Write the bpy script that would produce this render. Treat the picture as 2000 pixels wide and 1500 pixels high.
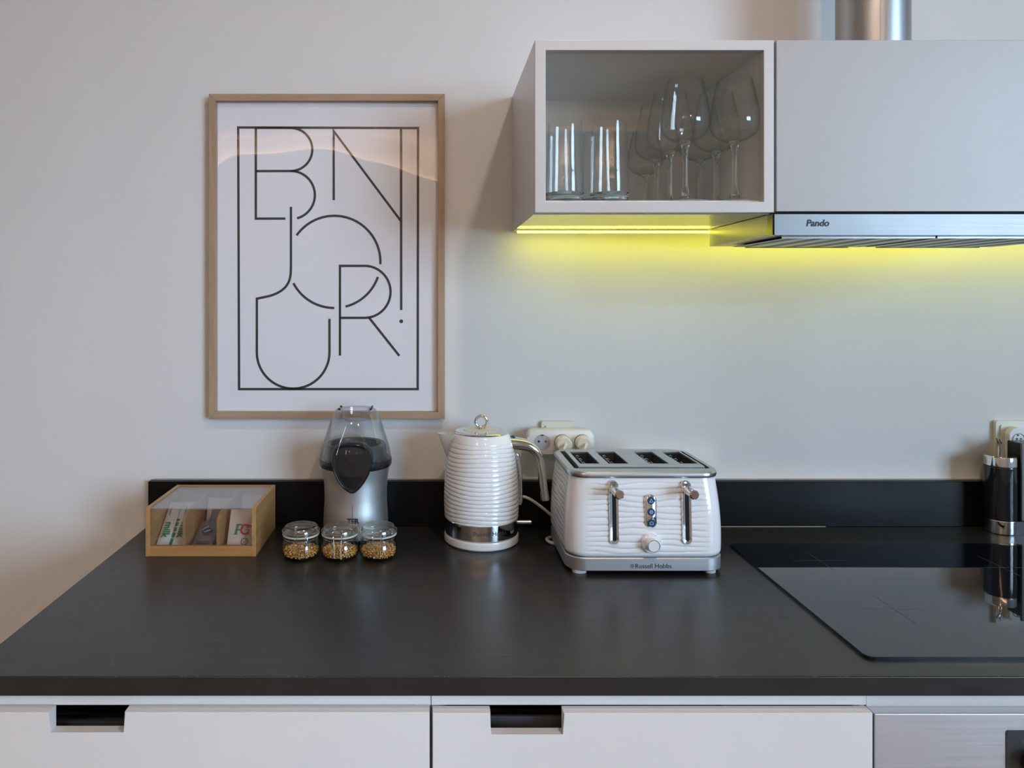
import bpy, bmesh, math, random
from mathutils import Vector, Matrix, noise
random.seed(7)
PI = math.pi
S = bpy.context.scene
for o in list(bpy.data.objects):
    bpy.data.objects.remove(o)
C = S.collection

# ------------------------------------------------------------------ camera
F, CX, CY = 1416.0, 842.0, 586.0          # focal length and vanishing point (2000 x 1500 frame)
DW, ZC, ZT = 1.60, 1.394, 0.90            # camera to wall, camera height, worktop height
cam = bpy.data.cameras.new('camera')
cam.sensor_width = 36.0
cam.lens = F / 2000 * 36.0
cam.shift_x = (1000 - CX) / 2000
cam.shift_y = -(750 - CY) / 2000
cam.clip_start = 0.02
co = bpy.data.objects.new('camera', cam)
C.objects.link(co)
co.location = (0, -DW, ZC)
co.rotation_euler = (PI / 2, 0, 0)
S.camera = co

# ------------------------------------------------------------------ colour, world, lights
S.view_settings.view_transform = 'Standard'
S.view_settings.look = 'None'
S.view_settings.gamma = 1.0
S.view_settings.use_curve_mapping = False
S.view_settings.exposure = 0.0
cy = S.cycles
cy.max_bounces = 12
cy.diffuse_bounces = 5
cy.glossy_bounces = 6
cy.transmission_bounces = 10
cy.transparent_max_bounces = 32
cy.sample_clamp_indirect = 6.0
cy.caustics_reflective = False
cy.caustics_refractive = False

W = bpy.data.worlds.new('world')
S.world = W
W.use_nodes = True
W.node_tree.nodes['Background'].inputs['Color'].default_value = (0.62, 0.78, 1.0, 1)
W.node_tree.nodes['Background'].inputs['Strength'].default_value = 0.45

def area_light(name, loc, rot, energy, col, sx, sy=None, shape='RECTANGLE', spread=PI):
    l = bpy.data.lights.new(name, 'AREA')
    l.energy = energy
    l.color = col
    l.shape = shape
    l.size = sx
    if sy: l.size_y = sy
    l.spread = spread
    o = bpy.data.objects.new(name, l)
    C.objects.link(o)
    o.location = loc
    o.rotation_euler = rot
    return o

XL, XR, YF, ZH = -2.7, 2.2, -4.4, 2.75
WIN_Y0, WIN_Y1, WIN_Z0, WIN_Z1 = -4.3, -0.4, 0.25, 2.73
# broad soft daylight from the bright sky outside, falling in through the wide window of the side wall
sky_dir = Vector((0.90, -1.0, 0.14)).normalized()
sky_pos = Vector((0.1, -0.15, 1.4)) + sky_dir * 40
area_light('window_daylight', sky_pos, sky_dir.to_track_quat('Z', 'Y').to_euler(), 13300, (0.575, 0.790, 1.0), 13.0, 16.0)
# warm recessed ceiling spot
area_light('ceiling_spot_and_fill_light', (0.48, -1.25, 2.735), (0, 0, 0), 9.0, (1.0, 0.80, 0.68), 0.09, shape='DISK')
for sx_, se_ in ((-0.95, 10.0), (0.75, 3.5)):  # added fill further back, lifting the light on wall and drawers
    area_light('ceiling_spot_and_fill_light', (sx_, -2.9, 2.735), (0, 0, 0), se_, (1.0, 0.90, 0.80), 0.09, shape='DISK')
LED_STRENGTH = 12.0
COVE_STRENGTH = 95.0

# ------------------------------------------------------------------ helpers
def X(px, D): return (px - CX) * D / F
def Z(py, D): return ZC - (py - CY) * D / F
def YD(D): return D - DW

def ring(bm, pts): return [bm.verts.new(p) for p in pts]

def bridge(bm, a, b, closed=True):
    n = len(a)
    for i in range(n if closed else n - 1):
        j = (i + 1) % n
        bm.faces.new((a[i], a[j], b[j], b[i]))

def loft(bm, rings, cap0=True, cap1=True):
    rs = [ring(bm, r) for r in rings]
    for a, b in zip(rs, rs[1:]): bridge(bm, a, b)
    if cap0: bm.faces.new(rs[0][::-1])
    if cap1: bm.faces.new(rs[-1])
    return rs

def box(bm, x0, x1, y0, y1, z0, z1, bev=0, seg=2):
    vs = [bm.verts.new(p) for p in ((x0, y0, z0), (x1, y0, z0), (x1, y1, z0), (x0, y1, z0), (x0, y0, z1), (x1, y0, z1), (x1, y1, z1), (x0, y1, z1))]
    fs = [bm.faces.new([vs[i] for i in q]) for q in ((3, 2, 1, 0), (4, 5, 6, 7), (0, 1, 5, 4), (1, 2, 6, 5), (2, 3, 7, 6), (3, 0, 4, 7))]
    if bev:
        es = set()
        for f in fs: es.update(f.edges)
        bmesh.ops.bevel(bm, geom=list(es), offset=bev, segments=seg, affect='EDGES', profile=0.5)

def B(*a, **k):
    bm = bmesh.new(); box(bm, *a, **k); return bm

def rrect(hw, hd, r, n=6, cx=0, cy_=0):
    pts = []
    for qx, qy, a0 in ((1, 1, 0), (-1, 1, PI / 2), (-1, -1, PI), (1, -1, 1.5 * PI)):
        for i in range(n + 1):
            a = a0 + PI / 2 * i / n
            pts.append((cx + qx * (hw - r) + r * math.cos(a), cy_ + qy * (hd - r) + r * math.sin(a)))
    return pts

def prism_xz(bm, pts, y0, y1, bev=0):            # outline in x,z pulled along y
    a = ring(bm, [(x, y0, z) for x, z in pts]); b = ring(bm, [(x, y1, z) for x, z in pts])
    bridge(bm, a, b)
    f0 = bm.faces.new(a[::-1]); f1 = bm.faces.new(b)
    if bev:
        bmesh.ops.bevel(bm, geom=list(set(f0.edges) | set(f1.edges)), offset=bev, segments=2, affect='EDGES', profile=0.5)

def prism_xy(bm, pts, z0, z1, bev=0):
    a = ring(bm, [(x, y, z0) for x, y in pts]); b = ring(bm, [(x, y, z1) for x, y in pts])
    bridge(bm, a, b)
    f0 = bm.faces.new(a[::-1]); f1 = bm.faces.new(b)
    if bev:
        bmesh.ops.bevel(bm, geom=list(set(f0.edges) | set(f1.edges)), offset=bev, segments=2, affect='EDGES', profile=0.5)

def prism_yz(bm, pts, x0, x1, bev=0):
    a = ring(bm, [(x0, y, z) for y, z in pts]); b = ring(bm, [(x1, y, z) for y, z in pts])
    bridge(bm, a, b)
    f0 = bm.faces.new(a[::-1]); f1 = bm.faces.new(b)
    if bev:
        bmesh.ops.bevel(bm, geom=list(set(f0.edges) | set(f1.edges)), offset=bev, segments=2, affect='EDGES', profile=0.5)

def lathe(bm, prof, n=48, cx=0, cy_=0):            # profile of (r, z); r=0 closes
    prev = None
    for r, z in prof:
        if r < 1e-6: cur = [bm.verts.new((cx, cy_, z))]
        else: cur = ring(bm, [(cx + r * math.cos(2 * PI * i / n), cy_ + r * math.sin(2 * PI * i / n), z) for i in range(n)])
        if prev is not None:
            if len(prev) == 1 and len(cur) > 1:
                for i in range(n): bm.faces.new((prev[0], cur[(i + 1) % n], cur[i]))
            elif len(cur) == 1 and len(prev) > 1:
                for i in range(n): bm.faces.new((prev[i], prev[(i + 1) % n], cur[0]))
            elif len(cur) > 1: bridge(bm, prev, cur)
        prev = cur

def spline(pts, n=8):                               # catmull-rom through points
    P = [Vector(p) for p in pts]
    out = []
    for i in range(len(P) - 1):
        p0 = P[max(i - 1, 0)]; p1 = P[i]; p2 = P[i + 1]; p3 = P[min(i + 2, len(P) - 1)]
        for k in range(n):
            t = k / n
            out.append(0.5 * ((2 * p1) + (p2 - p0) * t + (2 * p0 - 5 * p1 + 4 * p2 - p3) * t * t + (3 * p1 - p0 - 3 * p2 + p3) * t ** 3))
    out.append(P[-1])
    return out

def tube(bm, pts, r, n=8, closed=False, sect=None, up=None):   # r float or list; sect: list of (a,b) multipliers
    P = [Vector(p) for p in pts]
    m = len(P)
    rs = r if isinstance(r, (list, tuple)) else [r] * m
    if sect is None: sect = [(math.cos(2 * PI * i / n), math.sin(2 * PI * i / n)) for i in range(n)]
    t0 = (P[1] - P[0]).normalized()
    u = Vector(up) if up else (Vector((0, 0, 1)) if abs(t0.z) < 0.9 else Vector((1, 0, 0)))
    rings = []
    for i in range(m):
        if closed: t = (P[(i + 1) % m] - P[i - 1]).normalized()
        elif i == 0: t = t0
        elif i == m - 1: t = (P[-1] - P[-2]).normalized()
        else: t = (P[i + 1] - P[i - 1]).normalized()
        u = (u - t * u.dot(t)).normalized()
        v = t.cross(u)
        rings.append(ring(bm, [P[i] + (u * b + v * a) * rs[i] for a, b in sect]))
    for a, b in zip(rings, rings[1:]): bridge(bm, a, b)
    if closed: bridge(bm, rings[-1], rings[0])
    else:
        bm.faces.new(rings[0][::-1]); bm.faces.new(rings[-1])

def cyl(bm, p0, p1, r, n=24, bev=0):
    p0 = Vector(p0); p1 = Vector(p1); d = (p1 - p0)
    L = d.length; d.normalize()
    prof = [(0, 0), (r - bev, 0), (r, bev), (r, L - bev), (r - bev, L), (0, L)] if bev else [(0, 0), (r, 0), (r, L), (0, L)]
    b2 = bmesh.new(); lathe(b2, prof, n)
    q = Vector((0, 0, 1)).rotation_difference(d)
    M = Matrix.Translation(p0) @ q.to_matrix().to_4x4()
    bmesh.ops.transform(b2, matrix=M, verts=b2.verts)
    join(bm, b2)

def join(bm, b2):
    me = bpy.data.meshes.new('tmp'); b2.to_mesh(me); b2.free(); bm.from_mesh(me); bpy.data.meshes.remove(me)

def stroke_poly(pts, w, closed=False):               # 2-D polyline with mitred joins -> quads list [(a,b) pairs]
    n = len(pts); out = []
    P = [Vector((p[0], p[1])) for p in pts]
    for i in range(n):
        if closed: d0 = (P[i] - P[i - 1]).normalized(); d1 = (P[(i + 1) % n] - P[i]).normalized()
        else:
            d0 = (P[i] - P[i - 1]).normalized() if i else (P[1] - P[0]).normalized()
            d1 = (P[i + 1] - P[i]).normalized() if i < n - 1 else d0
        t = (d0 + d1)
        t = t.normalized() if t.length > 1e-6 else d0
        nn = Vector((-t.y, t.x)); c = max(0.35, nn.dot(Vector((-d0.y, d0.x))))
        out.append((P[i] + nn * (w / 2 / c), P[i] - nn * (w / 2 / c)))
    return out

def stroke(bm, pts, w, conv, closed=False):
    pr = stroke_poly(pts, w, closed)
    vs = [(bm.verts.new(conv(a.x, a.y)), bm.verts.new(conv(b.x, b.y))) for a, b in pr]
    m = len(vs)
    for i in range(m if closed else m - 1):
        a, b = vs[i], vs[(i + 1) % m]
        bm.faces.new((a[0], b[0], b[1], a[1]))

def arc(cx, cy_, r, a0, a1, n=40):                    # degrees, image axes (y down)
    return [(cx + r * math.cos(math.radians(a0 + (a1 - a0) * i / n)), cy_ + r * math.sin(math.radians(a0 + (a1 - a0) * i / n))) for i in range(n + 1)]

def obj(name, bm, m, parent=None, smooth=True, angle=35, loc=None, rot=None, recalc=True):
    if recalc: bmesh.ops.recalc_face_normals(bm, faces=bm.faces)
    me = bpy.data.meshes.new(name)
    bm.to_mesh(me); bm.free()
    if m: me.materials.append(m)
    if smooth:
        me.polygons.foreach_set('use_smooth', [True] * len(me.polygons))
        me.set_sharp_from_angle(angle=math.radians(angle))
    o = bpy.data.objects.new(name, me)
    if smooth and angle < 45:                          # keeps the large flat faces flat beside their rounded edges
        wn_ = o.modifiers.new('weighted_normal', 'WEIGHTED_NORMAL'); wn_.keep_sharp = True; wn_.weight = 100
    C.objects.link(o)
    if parent: o.parent = parent
    if loc: o.location = loc
    if rot: o.rotation_euler = rot
    return o

def tag(o, label, cat, group=None):
    o['label'] = label; o['category'] = cat
    if group: o['group'] = group
    return o

def thing(name, label, cat, loc=(0, 0, 0), rz=0, group=None):
    o = bpy.data.objects.new(name, None)
    o.empty_display_size = 0.05
    C.objects.link(o)
    o.location = loc; o.rotation_euler = (0, 0, rz)
    return tag(o, label, cat, group)

def struct(name, bm, m, parent=None, **k):
    o = obj(name, bm, m, parent, **k)
    if parent is None: o['kind'] = 'structure'
    return o

def dup(root, loc, rz=None, label=None, sc=None):
    r = root.copy(); C.objects.link(r); r.location = loc
    if rz is not None: r.rotation_euler = (root.rotation_euler[0], root.rotation_euler[1], rz)
    if label: r['label'] = label
    if sc: r.scale = sc
    for ch in list(root.children):
        c = ch.copy(); C.objects.link(c); c.parent = r
        for g in list(ch.children):
            d = g.copy(); C.objects.link(d); d.parent = c
    return r

def text_mesh(txt, size, extrude=0.0002, bold=0.0, shear=0.0, spacing=1.0, align='CENTER'):
    cu = bpy.data.curves.new('t', 'FONT')
    cu.body = txt; cu.size = size; cu.extrude = extrude; cu.offset = bold; cu.shear = shear
    cu.space_character = spacing; cu.align_x = align; cu.align_y = 'CENTER'; cu.resolution_u = 4
    o = bpy.data.objects.new('t', cu); C.objects.link(o)
    dg = bpy.context.evaluated_depsgraph_get()
    me = bpy.data.meshes.new_from_object(o.evaluated_get(dg))
    bpy.data.objects.remove(o); bpy.data.curves.remove(cu)
    bm = bmesh.new(); bm.from_mesh(me); bpy.data.meshes.remove(me)
    return bm                                           # lies in x,y plane facing +z

def stand(bm, loc=(0, 0, 0), rx=PI / 2):                # stand text up, facing -y
    bmesh.ops.transform(bm, matrix=Matrix.Translation(loc) @ Matrix.Rotation(rx, 4, 'X'), verts=bm.verts)
    return bm

def fit_text(bm, width):
    xs = [v.co.x for v in bm.verts]
    k = width / (max(xs) - min(xs))
    c = (max(xs) + min(xs)) / 2
    ys = [v.co.y for v in bm.verts]; cy2 = (max(ys) + min(ys)) / 2
    for v in bm.verts: v.co.x = (v.co.x - c) * k; v.co.y = (v.co.y - cy2) * k
    return bm

# ------------------------------------------------------------------ materials
def newmat(name):
    m = bpy.data.materials.new(name); m.use_nodes = True
    nt = m.node_tree
    return m, nt, nt.nodes['Principled BSDF']

def coords(nt, scale=(1, 1, 1), kind='Object'):
    tc = nt.nodes.new('ShaderNodeTexCoord'); mp = nt.nodes.new('ShaderNodeMapping')
    mp.inputs['Scale'].default_value = scale
    nt.links.new(tc.outputs[kind], mp.inputs['Vector'])
    return mp.outputs['Vector']

def noise_tex(nt, vec, scale, detail=4, rough=0.55):
    n = nt.nodes.new('ShaderNodeTexNoise')
    n.inputs['Scale'].default_value = scale; n.inputs['Detail'].default_value = detail; n.inputs['Roughness'].default_value = rough
    nt.links.new(vec, n.inputs['Vector'])
    return n.outputs['Fac']

def ramp(nt, fac, stops):
    r = nt.nodes.new('ShaderNodeValToRGB')
    el = r.color_ramp.elements
    while len(el) < len(stops): el.new(0.5)
    for e, (p, c) in zip(el, stops):
        e.position = p; e.color = (*c, 1) if len(c) == 3 else c
    nt.links.new(fac, r.inputs['Fac'])
    return r.outputs['Color']

def rng(nt, fac, lo, hi):
    r = nt.nodes.new('ShaderNodeMapRange')
    r.inputs['To Min'].default_value = lo; r.inputs['To Max'].default_value = hi
    nt.links.new(fac, r.inputs['Value'])
    return r.outputs['Result']

def bump(nt, b, fac, strength, dist=0.001):
    n = nt.nodes.new('ShaderNodeBump')
    n.inputs['Strength'].default_value = strength; n.inputs['Distance'].default_value = dist
    nt.links.new(fac, n.inputs['Height']); nt.links.new(n.outputs['Normal'], b.inputs['Normal'])

def mat(name, col, rough=0.5, metal=0.0, var=0.04, vscale=12, rvar=0.05, bmp=None, coat=0.0, spec=0.5, stretch=(1, 1, 1)):
    m, nt, b = newmat(name)
    v = coords(nt, stretch)
    f = noise_tex(nt, v, vscale)
    c0 = tuple(max(0, c * (1 - var)) for c in col); c1 = tuple(min(1, c * (1 + var)) for c in col)
    nt.links.new(ramp(nt, f, [(0.3, c0), (0.7, c1)]), b.inputs['Base Color'])
    nt.links.new(rng(nt, f, max(0.0, rough - rvar), min(1, rough + rvar)), b.inputs['Roughness'])
    b.inputs['Metallic'].default_value = metal
    b.inputs['Specular IOR Level'].default_value = spec
    if coat:
        b.inputs['Coat Weight'].default_value = coat; b.inputs['Coat Roughness'].default_value = 0.04
    if bmp:
        f2 = noise_tex(nt, v, bmp[0], 3)
        bump(nt, b, f2, bmp[1], bmp[2] if len(bmp) > 2 else 0.001)
    return m

def wood(name, cols, along='x', scale=1.0, rough=0.5):
    m, nt, b = newmat(name)
    st = {'x': (2.5, 45, 45), 'y': (45, 2.5, 45), 'z': (45, 45, 2.5)}[along]
    v = coords(nt, tuple(s * scale for s in st))
    f = noise_tex(nt, v, 1.6, 6, 0.65)
    f2 = noise_tex(nt, coords(nt, tuple(s * scale * 5 for s in st)), 1.5, 3)
    mx = nt.nodes.new('ShaderNodeMath'); mx.operation = 'MULTIPLY_ADD'
    mx.inputs[1].default_value = 0.3; nt.links.new(f2, mx.inputs[0]); nt.links.new(rng(nt, f, -0.15, 0.85), mx.inputs[2])
    nt.links.new(ramp(nt, mx.outputs[0], [(0.25, cols[0]), (0.5, cols[1]), (0.75, cols[2])]), b.inputs['Base Color'])
    b.inputs['Roughness'].default_value = rough
    bump(nt, b, mx.outputs[0], 0.15, 0.0006)
    return m

def thin_glass(name, tint=(0.97, 0.98, 0.975), edge=(0.62, 0.68, 0.66), f0=0.05, f1=0.75, rough=0.0, pw=4.0):
    m = bpy.data.materials.new(name); m.use_nodes = True
    nt = m.node_tree
    nt.nodes.remove(nt.nodes['Principled BSDF'])
    out = nt.nodes['Material Output']
    lw = nt.nodes.new('ShaderNodeLayerWeight'); lw.inputs['Blend'].default_value = 0.5
    p = nt.nodes.new('ShaderNodeMath'); p.operation = 'POWER'; p.inputs[1].default_value = pw
    nt.links.new(lw.outputs['Facing'], p.inputs[0])
    n = noise_tex(nt, coords(nt), 40)
    tr = nt.nodes.new('ShaderNodeBsdfTransparent')
    nt.links.new(ramp(nt, p.outputs[0], [(0.0, tint), (1.0, edge)]), tr.inputs['Color'])
    gl = nt.nodes.new('ShaderNodeBsdfGlossy')
    nt.links.new(rng(nt, n, rough, rough + 0.012), gl.inputs['Roughness'])
    mix = nt.nodes.new('ShaderNodeMixShader')
    nt.links.new(rng(nt, p.outputs[0], f0, f1), mix.inputs['Fac'])
    nt.links.new(tr.outputs[0], mix.inputs[1]); nt.links.new(gl.outputs[0], mix.inputs[2])
    nt.links.new(mix.outputs[0], out.inputs['Surface'])
    return m

def solid_glass(name, col=(0.93, 0.97, 0.96)):
    m, nt, b = newmat(name)
    n = noise_tex(nt, coords(nt), 30)
    nt.links.new(rng(nt, n, 0.0, 0.01), b.inputs['Roughness'])
    b.inputs['Base Color'].default_value = (*col, 1)
    b.inputs['Transmission Weight'].default_value = 1.0
    b.inputs['IOR'].default_value = 1.48
    return m

def emit(name, col, s):
    m = bpy.data.materials.new(name); m.use_nodes = True
    nt = m.node_tree; nt.nodes.remove(nt.nodes['Principled BSDF'])
    e = nt.nodes.new('ShaderNodeEmission'); e.inputs['Color'].default_value = (*col, 1); e.inputs['Strength'].default_value = s
    nt.links.new(e.outputs[0], nt.nodes['Material Output'].inputs['Surface'])
    return m

def brushed(name, col, rough=0.28, along='x', strength=0.08):
    m, nt, b = newmat(name)
    st = {'x': (4, 400, 400), 'y': (400, 4, 400), 'z': (400, 400, 4)}[along]
    f = noise_tex(nt, coords(nt, st), 1.0, 3)
    big = noise_tex(nt, coords(nt), 7, 2)
    nt.links.new(ramp(nt, f, [(0.3, tuple(c * 0.93 for c in col)), (0.7, col)]), b.inputs['Base Color'])
    mx = nt.nodes.new('ShaderNodeMath'); mx.operation = 'MULTIPLY_ADD'; mx.inputs[1].default_value = 0.10
    nt.links.new(big, mx.inputs[0]); nt.links.new(rng(nt, f, rough - 0.08, rough + 0.04), mx.inputs[2])
    nt.links.new(mx.outputs[0], b.inputs['Roughness'])
    b.inputs['Metallic'].default_value = 1.0
    bump(nt, b, f, strength, 0.0004)
    return m

M = {}
M['wall'] = mat('wall_paint', (0.74, 0.73, 0.72), 0.75, var=0.012, vscale=3, bmp=(160, 0.12, 0.0008), spec=0.25)
M['room_paint'] = mat('warm_room_paint', (0.78, 0.71, 0.65), 0.8, var=0.015, bmp=(120, 0.1, 0.0008), spec=0.2)
M['ceiling'] = mat('ceiling_paint', (0.80, 0.78, 0.75), 0.85, var=0.01, bmp=(120, 0.1, 0.0008), spec=0.2)
M['floor'] = wood('oak_floor', ((0.50, 0.41, 0.33), (0.58, 0.48, 0.39), (0.64, 0.54, 0.45)), 'x', 0.4, 0.45)
M['white_lacquer'] = mat('white_lacquer', (0.64, 0.63, 0.62), 0.30, var=0.012, vscale=5, rvar=0.04, bmp=(220, 0.03))
M['door_lacquer'] = mat('grey_white_door', (0.44, 0.435, 0.43), 0.35, var=0.012, vscale=5, rvar=0.04, bmp=(220, 0.03))
M['cabinet_underside'] = mat('glossy_white_underside', (0.72, 0.71, 0.69), 0.07, var=0.01, vscale=5, rvar=0.02)
M['drawer'] = mat('matt_white_front', (0.86, 0.845, 0.835), 0.45, var=0.015, vscale=4, bmp=(260, 0.04))
M['carcass'] = mat('pale_carcass', (0.66, 0.65, 0.63), 0.5, var=0.02)
M['dark_inside'] = mat('dark_drawer_metal', (0.045, 0.045, 0.05), 0.4, metal=0.3, var=0.1)
M['drawer_grey'] = mat('grey_drawer_side', (0.16, 0.16, 0.17), 0.4, metal=0.5, var=0.05)
M['black_plastic'] = mat('black_plastic', (0.012, 0.013, 0.016), 0.25, var=0.1, rvar=0.04)
M['black_gloss'] = mat('black_gloss', (0.008, 0.010, 0.014), 0.06, var=0.1, rvar=0.02, coat=0.5)
M['smoke'] = mat('dark_grey_plastic', (0.045, 0.05, 0.055), 0.3, var=0.1)
M['chrome'] = mat('chrome', (0.80, 0.80, 0.80), 0.06, metal=1.0, var=0.02, rvar=0.02)
M['wire'] = mat('steel_wire', (0.78, 0.77, 0.75), 0.15, metal=1.0, var=0.03)
M['steel'] = brushed('brushed_steel', (0.62, 0.63, 0.64), 0.24, 'x')
M['oven_steel'] = brushed('oven_steel', (0.78, 0.76, 0.78), 0.40, 'x', 0.04)
M['steel_v'] = brushed('brushed_steel_upright', (0.60, 0.61, 0.62), 0.46, 'x', 0.05)
M['steel_top'] = brushed('satin_steel_top', (0.60, 0.62, 0.63), 0.30, 'x', 0.05)
M['hood_body'] = mat('grey_hood_body', (0.34, 0.34, 0.33), 0.3, var=0.02)
M['cabinet_inside'] = mat('white_cabinet_inside', (0.86, 0.85, 0.82), 0.5, var=0.01)
M['hood_steel'] = brushed('hood_steel', (0.205, 0.20, 0.20), 0.36, 'x', 0.04)
M['duct'] = brushed('duct_metal', (0.46, 0.46, 0.46), 0.36, 'z', 0.06)
M['white_gloss'] = mat('white_gloss_plastic', (0.92, 0.92, 0.93), 0.16, var=0.01, rvar=0.03, coat=0.3)
M['white_plastic'] = mat('white_plastic', (0.76, 0.75, 0.72), 0.35, var=0.012)
M['cream_plastic'] = mat('cream_plastic', (0.74, 0.71, 0.60), 0.35, var=0.015)
M['grey_plastic'] = mat('grey_plastic', (0.42, 0.43, 0.46), 0.4, var=0.02)
M['panel_grey'] = mat('dark_grey_panel', (0.10, 0.105, 0.115), 0.4, var=0.03)
M['red_plastic'] = mat('red_plastic', (0.35, 0.02, 0.05), 0.4)
M['blue_button'] = mat('dark_blue_button', (0.03, 0.07, 0.20), 0.15, var=0.1)
M['icon'] = mat('pale_blue_icon', (0.45, 0.58, 0.75), 0.4)
M['ink'] = mat('dark_print', (0.028, 0.026, 0.030), 0.55, var=0.05)
M['grey_ink'] = mat('grey_print', (0.16, 0.15, 0.15), 0.55, var=0.05)
M['paper'] = mat('poster_paper', (0.90, 0.89, 0.92), 0.8, var=0.006, vscale=4)
M['oak_x'] = wood('pale_oak_rail_x', ((0.31, 0.205, 0.13), (0.40, 0.275, 0.18), (0.47, 0.335, 0.23)), 'x')
M['oak_z'] = wood('pale_oak_rail_z', ((0.31, 0.205, 0.13), (0.40, 0.275, 0.18), (0.47, 0.335, 0.23)), 'z')
M['bamboo_x'] = wood('bamboo_x', ((0.38, 0.185, 0.065), (0.47, 0.25, 0.095), (0.55, 0.32, 0.14)), 'x', 1.4, 0.4)
M['bamboo_y'] = wood('bamboo_y', ((0.38, 0.185, 0.065), (0.47, 0.25, 0.095), (0.55, 0.32, 0.14)), 'y', 1.4, 0.4)
M['acrylic'] = thin_glass('clear_acrylic', (0.97, 0.965, 0.965), (0.80, 0.82, 0.84), 0.06, 0.9, pw=3.0)
M['picture_acrylic'] = thin_glass('picture_acrylic', (0.98, 0.98, 0.985), (0.9, 0.9, 0.9), 0.055, 0.9, pw=4.0)
M['pane'] = thin_glass('cabinet_pane', (0.985, 0.985, 0.975), (0.9, 0.9, 0.88), 0.012, 0.5, pw=4.0)
M['window_glass'] = thin_glass('window_pane', (0.96, 0.98, 1.0), (0.8, 0.85, 0.9), 0.05, 0.8)
M['glass'] = thin_glass('drinking_glass', (0.988, 0.99, 0.988), (0.80, 0.84, 0.82), 0.05, 0.6, pw=4.0)
M['jar_glass'] = thin_glass('jar_glass', (0.985, 0.99, 0.988), (0.70, 0.75, 0.73), 0.06, 0.65, pw=3.5)
M['lid_glass'] = thin_glass('jar_lid_glass', (0.90, 0.93, 0.91), (0.70, 0.75, 0.73), 0.22, 0.7, rough=0.08, pw=3.5)
M['dome'] = thin_glass('clear_dome', (0.98, 0.98, 0.985), (0.72, 0.76, 0.8), 0.05, 0.6, pw=3.2)
M['solid_glass'] = solid_glass('thick_glass')
M['rubber'] = mat('white_seal', (0.66, 0.66, 0.62), 0.5)
M['corn'] = None
M['sealant'] = mat('pale_sealant', (0.45, 0.43, 0.38), 0.6, var=0.08)
M['grey_foil'] = mat('grey_sachet_foil', (0.20, 0.185, 0.18), 0.38, metal=0.35, var=0.05, bmp=(60, 0.15))
M['silver'] = mat('silver_foil', (0.75, 0.75, 0.76), 0.22, metal=1.0, bmp=(50, 0.2))
M['milk_wrap'] = mat('white_foil_wrap', (0.74, 0.76, 0.75), 0.30, metal=0.15, var=0.03, bmp=(50, 0.25))
M['milk_green'] = mat('milk_wrap_green', (0.03, 0.25, 0.15), 0.35, metal=0.1, var=0.06)
M['green_ink'] = mat('green_print', (0.03, 0.22, 0.07), 0.5)
M['red_ink'] = mat('red_print', (0.50, 0.02, 0.05), 0.5)
M['kraft'] = mat('beige_paper_sachet', (0.66, 0.56, 0.50), 0.6, var=0.03, bmp=(70, 0.15))
M['white_sachet'] = mat('white_paper_sachet', (0.74, 0.70, 0.70), 0.6, var=0.03, bmp=(70, 0.15))
M['window_frame'] = mat('window_frame_paint', (0.7, 0.7, 0.7), 0.4)
M['led'] = emit('yellow_led', (1.0, 0.93, 0.05), LED_STRENGTH)
M['cove'] = emit('warm_cove_led', (1.0, 0.66, 0.40), COVE_STRENGTH)

def corn_mat():
    m, nt, b = newmat('popcorn_kernel')
    f = noise_tex(nt, coords(nt), 170, 2)
    nt.links.new(ramp(nt, f, [(0.32, (0.52, 0.21, 0.03)), (0.5, (0.78, 0.42, 0.09)), (0.62, (0.86, 0.56, 0.20)), (0.72, (0.90, 0.76, 0.50))]), b.inputs['Base Color'])
    b.inputs['Roughness'].default_value = 0.28
    b.inputs['Subsurface Weight'].default_value = 0.0
    return m
M['corn'] = corn_mat()

def counter_mat(name, base=0.014, rough=0.30, spec=0.5):
    m, nt, b = newmat(name)
    v = coords(nt)
    f = noise_tex(nt, v, 9, 5, 0.6)
    nt.links.new(ramp(nt, f, [(0.3, (base * 0.8, base * 0.8, base * 0.85)), (0.7, (base * 1.3, base * 1.3, base * 1.3))]), b.inputs['Base Color'])
    f3 = noise_tex(nt, coords(nt, (6, 30, 30)), 2.2, 5, 0.6)
    nt.links.new(rng(nt, f3, rough - 0.07, rough + 0.10), b.inputs['Roughness'])
    b.inputs['Specular IOR Level'].default_value = spec
    f2 = noise_tex(nt, coords(nt, (25, 160, 160)), 3, 3)
    bump(nt, b, f2, 0.05, 0.0005)
    return m
M['counter'] = counter_mat('black_worktop', 0.015, 0.31, 0.58)
M['splash'] = counter_mat('black_upstand', 0.004, 0.34, 0.20)
M['scratch'] = mat('worn_scratch', (0.16, 0.16, 0.155), 0.6)
M['hob_glass'] = mat('hob_glass', (0.004, 0.006, 0.010), 0.012, var=0.1, rvar=0.008, coat=0.2, spec=0.62)
M['zone_print'] = mat('hob_zone_print', (0.045, 0.05, 0.06), 0.4)

def filter_mat():
    m, nt, b = newmat('filter_mesh')
    w = nt.nodes.new('ShaderNodeTexWave'); w.inputs['Scale'].default_value = 62; w.bands_direction = 'X'
    nt.links.new(coords(nt), w.inputs['Vector'])
    nt.links.new(ramp(nt, w.outputs['Fac'], [(0.35, (0.12, 0.12, 0.12)), (0.6, (0.55, 0.55, 0.55))]), b.inputs['Base Color'])
    b.inputs['Metallic'].default_value = 0.9; b.inputs['Roughness'].default_value = 0.35
    return m
M['filter'] = filter_mat()

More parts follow.
